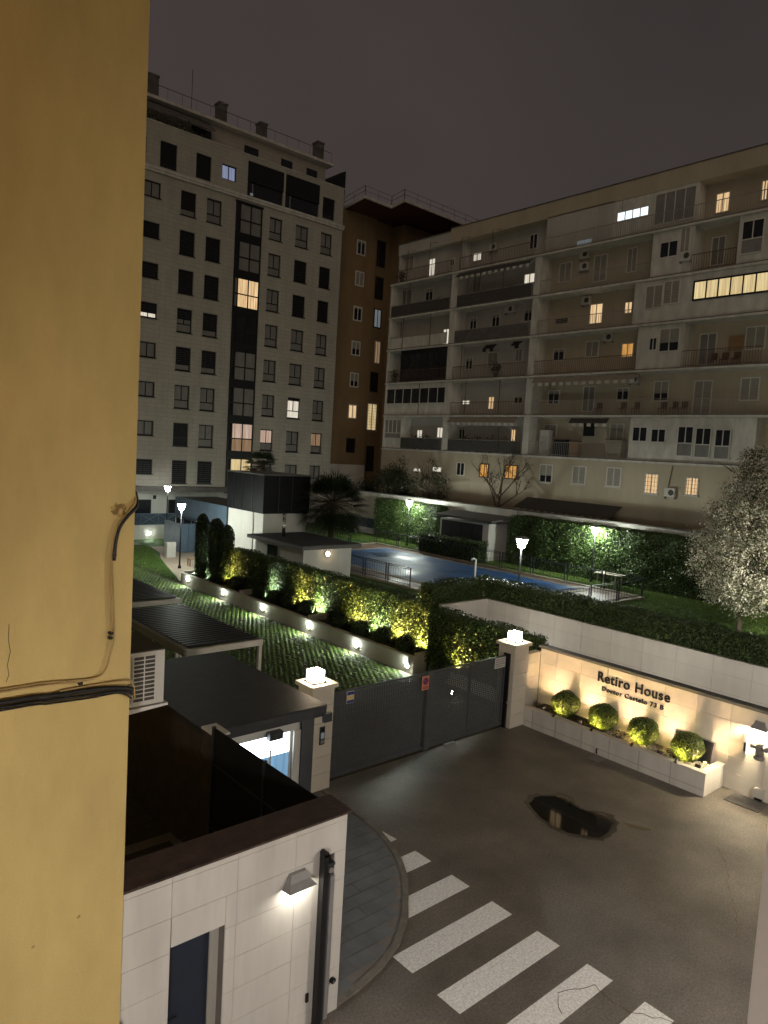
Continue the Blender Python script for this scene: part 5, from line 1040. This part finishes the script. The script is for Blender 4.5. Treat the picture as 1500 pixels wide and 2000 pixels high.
MB().box(27.3, 27.62, 22.4, 39.5, 1.021, 1.05).box(34.88, 35.2, 22.4, 39.5, 1.021, 1.05).box(27.62, 34.88, 22.3, 22.62, 1.021, 1.05).box(27.62, 34.88, 39.28, 39.6, 1.021, 1.05).build('edge_band', 'deck_edge', pc)
for c, rx, ry in (((29.6, 28.0), 1.0, .7), ((32.3, 36.5), 1.1, .9), ((33.4, 24.3), .6, 1.0)):   # rain water standing on the cover
    o = [(c[0] + rx * math.cos(a) * random.uniform(.7, 1.1), c[1] + ry * math.sin(a) * random.uniform(.7, 1.1)) for a in np.linspace(0, 2 * math.pi, 18, endpoint=False)]
    MB().prism(o, 1.04, 1.078).build('rain_pool', 'rain_water', pc)
pf = thing('pool_fence', (30.8, 30, 1.0), 'thin dark metal fence with paired posts round the covered pool', 'fence')
def frun(a, b, n):
    a, b = Vector(a), Vector(b); 
    for i in range(n):
        p, q = a.lerp(b, i / n), a.lerp(b, (i + 1) / n); d = (b - a).normalized(); p2, q2 = p + d * .10, q - d * .10
        m = MB(); z0, z1 = 1.10, 2.12
        for r in (p2, q2): m.bar((r.x, r.y, z0), (r.x, r.y, z1), .05)
        for zz in (1.22, 2.02, 2.1): m.bar((p2.x, p2.y, zz), (q2.x, q2.y, zz), .032)
        k = 9
        for j in range(1, k): r = p2.lerp(q2, j / k); m.bar((r.x, r.y, 1.22), (r.x, r.y, 2.02), .010)
        m.build('fence_panel', 'dark_metal', pf)
frun((35.92, 19.47, 0), (35.92, 41.72, 0), 9); frun((25.68, 19.47, 0), (35.92, 19.47, 0), 4); frun((25.68, 41.72, 0), (35.92, 41.72, 0), 4); frun((25.68, 26.8, 0), (25.68, 36.5, 0), 5)
sp = thing('pool_shower', (30.9, 26.7, 1.02), 'white poolside shower post standing by the cover edge', 'shower')
MB().tube([(27.4, 24.0, 1.02), (27.4, 24.0, 2.9)], .05, 8).build('post', 'white_metal', sp); MB().tube([(27.4, 24.0, 2.88), (27.25, 24.0, 2.96), (27.1, 24.0, 2.92)], [.04, .05, .07], 8).build('head', 'white_metal', sp)
tb = thing('picnic_table', (34.6, 23, 1.02), 'pale slatted picnic table inside the far pool fence corner', 'table')
for i in range(4): MB().box(36.9 + i * .2, 37.08 + i * .2, 21.6, 23.2, 1.74, 1.78).build('plank', 'deck_edge', tb)
for yy in (21.8, 22.95):
    for xx in (36.95, 37.6): MB().box(xx, xx + .06, yy, yy + .06, 1.0, 1.738).build('leg', 'deck_edge', tb)
bn = thing('garden_bench', (37.8, 38.6, 1), 'slatted bench by the lit ivy hedge', 'bench')
for i in range(3): MB().box(37.5 + i * .15, 37.62 + i * .15, 36.9, 38.9, 1.44, 1.47).build('slat', 'wood', bn)
for i in range(2): MB().box(37.98, 38.01, 36.9, 38.9, 1.62 + i * .18, 1.74 + i * .18).build('backrest_slat', 'wood', bn)
for yy in (37.1, 38.7): MB().box(37.52, 37.95, yy, yy + .05, 1.0, 1.439).build('leg', 'dark_metal', bn)

# ------------------------------------------------------------------ park lamps
def park_lamp(x, y, z, h, label, glow='park_glow', k=1.0):
    t = thing('park_lamp', (x, y, z), label, 'street lamp')
    MB().lathe((x, y, z), [(.11, 0), (.11, .12), (.06, .18), (.05, .5), (.042, h - .62)], 10).build('pole', 'black_metal', t, smooth=True)
    zz = z + h - .60
    MB().lathe((x, y, zz), [(.06, 0), (.13 * k, .04), (.24 * k, .40)], 14).build('glass', glow, t)
    MB().lathe((x, y, zz), [(.30 * k, .405), (.30 * k, .44), (.20 * k, .50), (.05, .53)], 14).build('hat', 'lamp_grey', t)
    m = MB()
    for i in range(4):
        a = math.pi / 4 + i * math.pi / 2; m.bar((x + .08 * math.cos(a), y + .08 * math.sin(a), zz), (x + .275 * k * math.cos(a), y + .275 * k * math.sin(a), zz + .42), .02)
    m.build('bracket', 'dark_metal', t); return t
park_lamp(20.1, 42.1, .02, 4.25, 'park lamp glowing beside the blue clad clubhouse')
park_lamp(24.2, 53.2, .02, 4.6, 'park lamp behind the clubhouse roof before the pale block', 'park_glow_back')
park_lamp(37.6, 40.0, 1, 3.65, 'park lamp in front of the bright lit ivy hedge')
park_lamp(37.7, 23.85, 1, 3.50, 'park lamp in front of the tall wide ivy hedge')
park_lamp(24.8, 19.2, 1, 3.85, 'park lamp standing just behind the clipped ramp hedge', 'park_glow_far')
park_lamp(29.2, 8.6, 1, 3.65, 'park lamp on the lawn beside the blossoming tree', 'park_glow_tree')

# ------------------------------------------------------------------ pool hut with bulkhead lamp and flue
ph_ = thing('pool_hut', (23.2, 33, 1), 'small white pool hut with thin dark flat roof and warm wall lamp', 'building')
MB().box(21.6, 24.8, 30.82, 35.6, .5, 2.72).build('wall', 'render_white', ph_); MB().box(21.25, 25.2, 30.45, 36.0, 2.725, 2.92).build('roof', 'coping_grey', ph_); MB().box(21.35, 25.1, 30.55, 35.9, 2.921, 2.935).build('roof_felt', 'bitumen', ph_)
f = MB().box(21.56, 21.599, 33.3, 34.3, 1.95, 2.55).build('window', 'frame_dark', ph_); MB().box(21.55, 21.559, 33.38, 34.22, 2.02, 2.48).build('pane', 'glass_dark', f)
b = MB().tube([(23.15, 30.82, 2.42), (23.15, 30.76, 2.42)], .15, 16).build('bulkhead_lamp', 'white_metal', ph_); MB().tube([(23.15, 30.759, 2.42), (23.15, 30.70, 2.42)], [.12, .08], 16).build('lens', 'bulkhead_glow', b)
fl = thing('flue_pipe', (23.3, 34.6, 2.93), 'shiny steel flue pipe on the pool hut roof', 'pipe')
MB().tube([(22.6, 34.3, 2.935), (22.6, 34.3, 4.05)], .10, 14).build('pipe', 'pipe_steel', fl, smooth=True); MB().lathe((22.6, 34.3, 4.05), [(.10, 0), (.13, .03), (.13, .12), (.06, .2)], 14).build('cowl', 'pipe_steel', fl)

# ------------------------------------------------------------------ clubhouse: dark clad upper box on white walls, blue fascia over glazing
ch = thing('clubhouse', (27, 45, 0), 'clubhouse with black clad upper box, white walls and blue fascia', 'building')
MB().box(24.0, 27.3, 38.8, 43.2, 0, 3.74).build('wall', 'render_white', ch); MB().box(23.93, 23.999, 39.9, 40.2, 0, 3.74).build('pilaster', 'render_white', ch)
MB().box(23.9, 27.4, 38.7, 43.3, 3.75, 6.15).build('upper_box', 'dark_sheet', ch); MB().box(23.85, 27.45, 38.65, 43.35, 6.152, 6.24).build('roof_edge', 'coping_grey', ch)
for yy in (40.0, 41.3, 42.4): MB().box(23.87, 23.899, yy, yy + .04, 3.8, 6.1).build('cladding_rib', 'dark_metal', ch)
for xx in np.arange(25, 27, 1.0): MB().box(xx, xx + .04, 38.67, 38.699, 3.8, 6.1).build('cladding_rib', 'dark_metal', ch)
MB().box(24.0, 27.3, 43.32, 51.2, 3.72, 3.80).build('roof', 'bitumen', ch)
for ya, yb2 in ((43.32, 45.9), (45.92, 48.5), (48.52, 51.2)): MB().box(23.92, 24.05, ya, yb2, 2.42, 3.79).build('fascia_panel', 'blue_metal', ch)
MB().box(23.7, 24.3, 43.3, 51.2, 2.30, 2.41).build('fascia_rail', 'blue_dark', ch)
MB().box(26.5, 27.3, 43.32, 51.2, 0, 3.71).build('rear_wall', 'render_white', ch); MB().box(24.1, 26.5, 43.32, 51.2, .02, .06).build('floor', 'path_tile', ch)
for ya in np.arange(43.4, 50.9, 1.3): 
    f = MB().box(24.0, 24.1, ya, ya + .09, .03, 2.29).build('window_frame', 'blue_metal', ch); MB().box(24.04, 24.05, ya + .09, ya + 1.3, .1, 2.25).build('pane', 'glass_dark', f)
MB().box(24.03, 24.039, 44.85, 46.0, .4, 2.2).build('lit_glass', 'club_glow', ch); MB().box(24.03, 24.039, 46.15, 47.3, .2, 2.2).build('lit_glass', 'club_glow', ch); MB().box(24.03, 24.039, 43.55, 44.2, .2, 2.2).build('lit_glass', 'club_glow', ch)
for xa in (22.9, 23.46): MB().box(xa, xa + .53, 47.9, 47.96, .04, 2.1).build('wind_screen', 'blue_metal', ch)
for ya in (47.97, 48.9, 49.83): MB().box(22.9, 22.95, ya, ya + .9, .04, 2.1).build('wind_screen', 'blue_metal', ch)
MB().box(21.1, 21.75, 46.2, 46.6, .02, 1.05).build('utility_cabinet', 'ac_white', label='white utility cabinet on the lawn edge by the clubhouse', category='cabinet')
bc = thing('courtyard_bench', (21, 42.6, .02), 'small brown bench beside the park lamp at the clubhouse', 'bench')
for i in range(4): MB().box(20.9, 22.2, 42.4 + i * .11, 42.49 + i * .11, .46, .50).build('slat', 'wood', bc)
for xx in (20.95, 22.08):
    for yy in (42.42, 42.74): MB().box(xx, xx + .06, yy, yy + .06, .02, .459).build('leg', 'wood', bc)
MB().tube([(22.7, 41.8, .02), (22.7, 41.8, .75), (22.9, 41.5, .85), (23.2, 41.3, .75), (23.2, 41.3, .02)], .03, 8).build('bicycle_stand', 'dark_metal', label='bent tube bicycle stand next to the small brown bench', category='bicycle stand')

# ------------------------------------------------------------------ boundary wall, shed
bw = thing('boundary_wall', (40, 30, 1), 'long weathered white garden wall behind the pool hedges', 'wall')
MB().box(39.75, 40.0, 5, 60, 1.0, 4.55).build('wall', 'old_wall', bw); MB().box(39.70, 40.06, 5, 60, 4.552, 4.62).build('coping', 'concrete_dark', bw)
for yp in (31.3, 45.6): MB().box(39.66, 39.749, yp, yp + .45, 1.0, 4.55).build('pier', 'old_wall', bw)
MB().box(39.72, 39.749, 46.4, 49.6, 1.1, 1.5).build('wall_sill', 'render_white', bw); cross_rail(bw, 'x', 39.72, 46.4, 49.6, 1.52, 2.35, 3)
sd = thing('pool_shed', (38.4, 34, 1), 'white walled pool shed with dark open front and grey roof', 'shed')
MB().box(37.6, 39.6, 32.0, 36.6, 1.0, 3.55).build('wall', 'render_white', sd); MB().box(37.55, 37.599, 32.5, 36.4, 1.0, 3.45).build('front_panel', 'dark_metal', sd)
for yy in (33.4, 34.4, 35.4): MB().box(37.53, 37.549, yy, yy + .03, 1.0, 3.45).build('panel_joint', 'black_metal', sd)
MB().add([(37.2, 31.4, 3.72), (39.74, 31.4, 3.95), (39.74, 36.9, 3.95), (37.2, 36.9, 3.72), (37.2, 31.4, 3.84), (39.74, 31.4, 4.07), (39.74, 36.9, 4.07), (37.2, 36.9, 3.84)], [(0, 3, 2, 1), (4, 5, 6, 7), (0, 1, 5, 4), (1, 2, 6, 5), (2, 3, 7, 6), (3, 0, 4, 7)]).build('roof', 'coping_grey', sd)
MB().box(37.6, 39.6, 31.98, 31.999, 1.0, 1.3).build('base_board', 'old_wall', sd)

# ------------------------------------------------------------------ trees
def limb_tree(t, p, d, length, r, depth, mb, tips, spread=.5, up=.25, r_=random.Random(4)):
    pts = [Vector(p)]; dd = Vector(d).normalized()
    for i in range(3):
        dd = (dd + Vector((r_.uniform(-1, 1), r_.uniform(-1, 1), r_.uniform(-.4, 1) * up * 2)) * spread * .35).normalized(); pts.append(pts[-1] + dd * length / 3)
    mb.tube(pts, [r, r * .85, r * .7, r * .55], 6 if depth > 1 else 4, caps=False); tips.append(pts[-1])
    if depth > 0:
        for k in range(3 if depth > 1 else 3):
            nd = (dd + Vector((r_.uniform(-1, 1), r_.uniform(-1, 1), r_.uniform(-.5, .9))) * spread * 1.35).normalized(); limb_tree(t, pts[r_.choice((2, 3))], nd, length * r_.uniform(.6, .8), r * .55, depth - 1, mb, tips, spread, up, r_)
# blossoming tree on the lawn
bt = thing('blossom_tree', (32.3, 12.95, 1), 'pale blossoming tree standing on the lawn behind the ramp hedge', 'tree')
mb = MB().tube([(32.3, 12.95, .9), (32.32, 12.95, 1.6), (32.28, 12.97, 3.0), (32.3, 12.9, 5.5), (32.35, 12.9, 8.0)], [.13, .10, .085, .05, .02], 8)
rr = random.Random(9); tips = []
for k in range(26):
    z = rr.uniform(1.9, 7.3); a = rr.uniform(0, 2 * math.pi); limb_tree(bt, (32.3, 12.93, z), (math.cos(a), math.sin(a), .75), (2.1 if z < 4.5 else 1.4) * rr.uniform(.7, 1.1), .035, 1, mb, tips, .45, .3, rr)
mb.build('trunk', 'bark', bt)
def crown_r(z): # radius by height share: wide low, narrowing to the top
    return 2.45 * np.clip(np.sin(np.clip(z, 0, 1) ** .62 * math.pi) * .9 + .12 * (1 - z), .12, 1)
nc = 430; cz = RNG.uniform(0, 1, nc) ** 1.05; ca = RNG.uniform(0, 2 * math.pi, nc); cr = crown_r(cz) * np.sqrt(RNG.uniform(.12, 1, nc))
CC = np.column_stack([32.3 + np.cos(ca) * cr, 12.95 + np.sin(ca) * cr, 2.15 + cz * 6.7]); k = 125; I = np.repeat(np.arange(nc), k)
P = CC[I] + RNG.normal(0, .155, (len(I), 3)); sel = RNG.uniform(size=len(I)) < .58
place('crown', leafmesh('crown', P[~sel], RNG.normal(size=((~sel).sum(), 3)), .046, 'tree_leaf', base=WL[bt.name]), WL[bt.name], bt, kind='stuff')
Pb = CC[I[sel]] + RNG.normal(0, .17, (sel.sum(), 3)); place('blossom', leafmesh('blossom', Pb, RNG.normal(size=(len(Pb), 3)), .036, 'blossom', base=WL[bt.name], aspect=.9), WL[bt.name], bt, kind='stuff')
# fan palms
def palm(x, y, z0, zc, R, n, label):
    t = thing('fan_palm', (x, y, z0), label, 'palm'); MB().tube([(x, y, z0), (x + .05, y, (z0 + zc) / 2), (x, y, zc)], [.22, .19, .17], 10).build('trunk', 'bark', t)
    V, F = [], []; rp = random.Random(int(x * 10)); st = MB()
    for i in range(n):
        a = rp.uniform(0, 2 * math.pi); e = rp.uniform(-.75, 1.25); d = Vector((math.cos(a) * math.cos(e), math.sin(a) * math.cos(e), math.sin(e))); L1 = R * rp.uniform(.42, .6); c = Vector((x, y, zc)) + d * L1; c.z -= .08 * R * L1
        st.tube([(x, y, zc), tuple(Vector((x, y, zc)).lerp(c, .5) + Vector((0, 0, .05))), tuple(c)], [.02, .016, .012], 4)
        s = d.cross(Vector((0, 0, 1))).normalized() if abs(d.z) < .98 else Vector((1, 0, 0)); nrm = s.cross(d).normalized(); nl = 15
        for j in range(nl):
            f = (j / (nl - 1) - .5) * 2.7; ld = (d * math.cos(f) + s * math.sin(f)).normalized(); ll = R * .52 * (1 - .25 * abs(f) / 1.35) * rp.uniform(.85, 1.1); w = .035; sd_ = ld.cross(nrm).normalized() * w
            m1 = c + ld * ll * .6; e1 = c + ld * ll - Vector((0, 0, .16 * ll)); k = len(V); V += [tuple(c), tuple(m1 + sd_), tuple(e1), tuple(m1 - sd_)]; F.append((k, k + 1, k + 2, k + 3))
    st.build('stalks', 'bark', t); place('fronds', npmesh('fronds', np.array(V) - np.array(WL[t.name]), np.array(F), 'palm_leaf'), WL[t.name], t, kind='stuff')
palm(28.3, 37.4, 1, 4.6, 2.6, 150, 'dark fan palm beside the pool hut and clubhouse'); palm(28.6, 46.8, 0, 6.45, 1.6, 50, 'fan palm top showing above the clubhouse black box')
# bare tree and dark shrubs beyond the wall
t = thing('bare_tree', (41.8, 34.6, 1), 'leafless twisted tree beyond the garden wall', 'tree'); mb = MB(); tips = []; rr = random.Random(23)
mb.tube([(41.8, 34.4, 1), (41.8, 34.5, 3.5), (41.75, 34.9, 5.4)], [.17, .14, .11], 8)
for k in range(6): limb_tree(t, (41.78, 34.75, 4.2 + .25 * k), (rr.uniform(-.7, .7), rr.uniform(-.9, 1.1), rr.uniform(.3, 1)), 1.6, .065, 3, mb, tips, .55, .25, rr)
mb.build('trunk', 'bark', t)
n = len(tips); TP = np.array([p[:] for p in tips]); I = RNG.integers(0, n, 500); place('sparse_leaves', leafmesh('sparse_leaves', TP[I] + RNG.normal(0, .1, (500, 3)), RNG.normal(size=(500, 3)), .05, 'shrub_leaf', base=WL[t.name]), WL[t.name], t, kind='stuff')
for (x, y, h, r, dn), lab in zip(((41.6, 46.2, 7.2, 1.7, 120), (42.0, 42.4, 7.5, 1.9, 34), (41.4, 49.6, 5.6, 1.0, 60)), ('dense dark evergreen tree beyond the garden wall', 'thin open foliage tree beyond the garden wall', 'small dark shrub beside the dense evergreen')):
    t = thing('garden_tree', (x, y, 1), lab, 'tree'); mb = MB().tube([(x, y, 1), (x + .1, y, h * .6), (x, y, h * .9)], [.14, .1, .03], 7); tips = []; rr = random.Random(int(y))
    for k in range(10): limb_tree(t, (x, y, rr.uniform(2.5, h * .8)), (rr.uniform(-1, 1), rr.uniform(-1, 1), rr.uniform(.1, .9)), r * .8, .04, 1, mb, tips, .5, .25, rr)
    mb.build('trunk', 'bark', t); nc = 90; d = RNG.normal(size=(nc, 3)); d /= np.linalg.norm(d, axis=1)[:, None]; CC = np.array([x, y, 1 + (h - 1) * .62]) + d * np.array([r, r, (h - 1) * .42]) * RNG.uniform(.35, 1, (nc, 1)); P = np.repeat(CC, dn, 0) + RNG.normal(0, .26, (nc * dn, 3))
    place('crown', leafmesh('crown', P, RNG.normal(size=P.shape), .075, 'shrub_leaf', base=WL[t.name]), WL[t.name], t, kind='stuff')
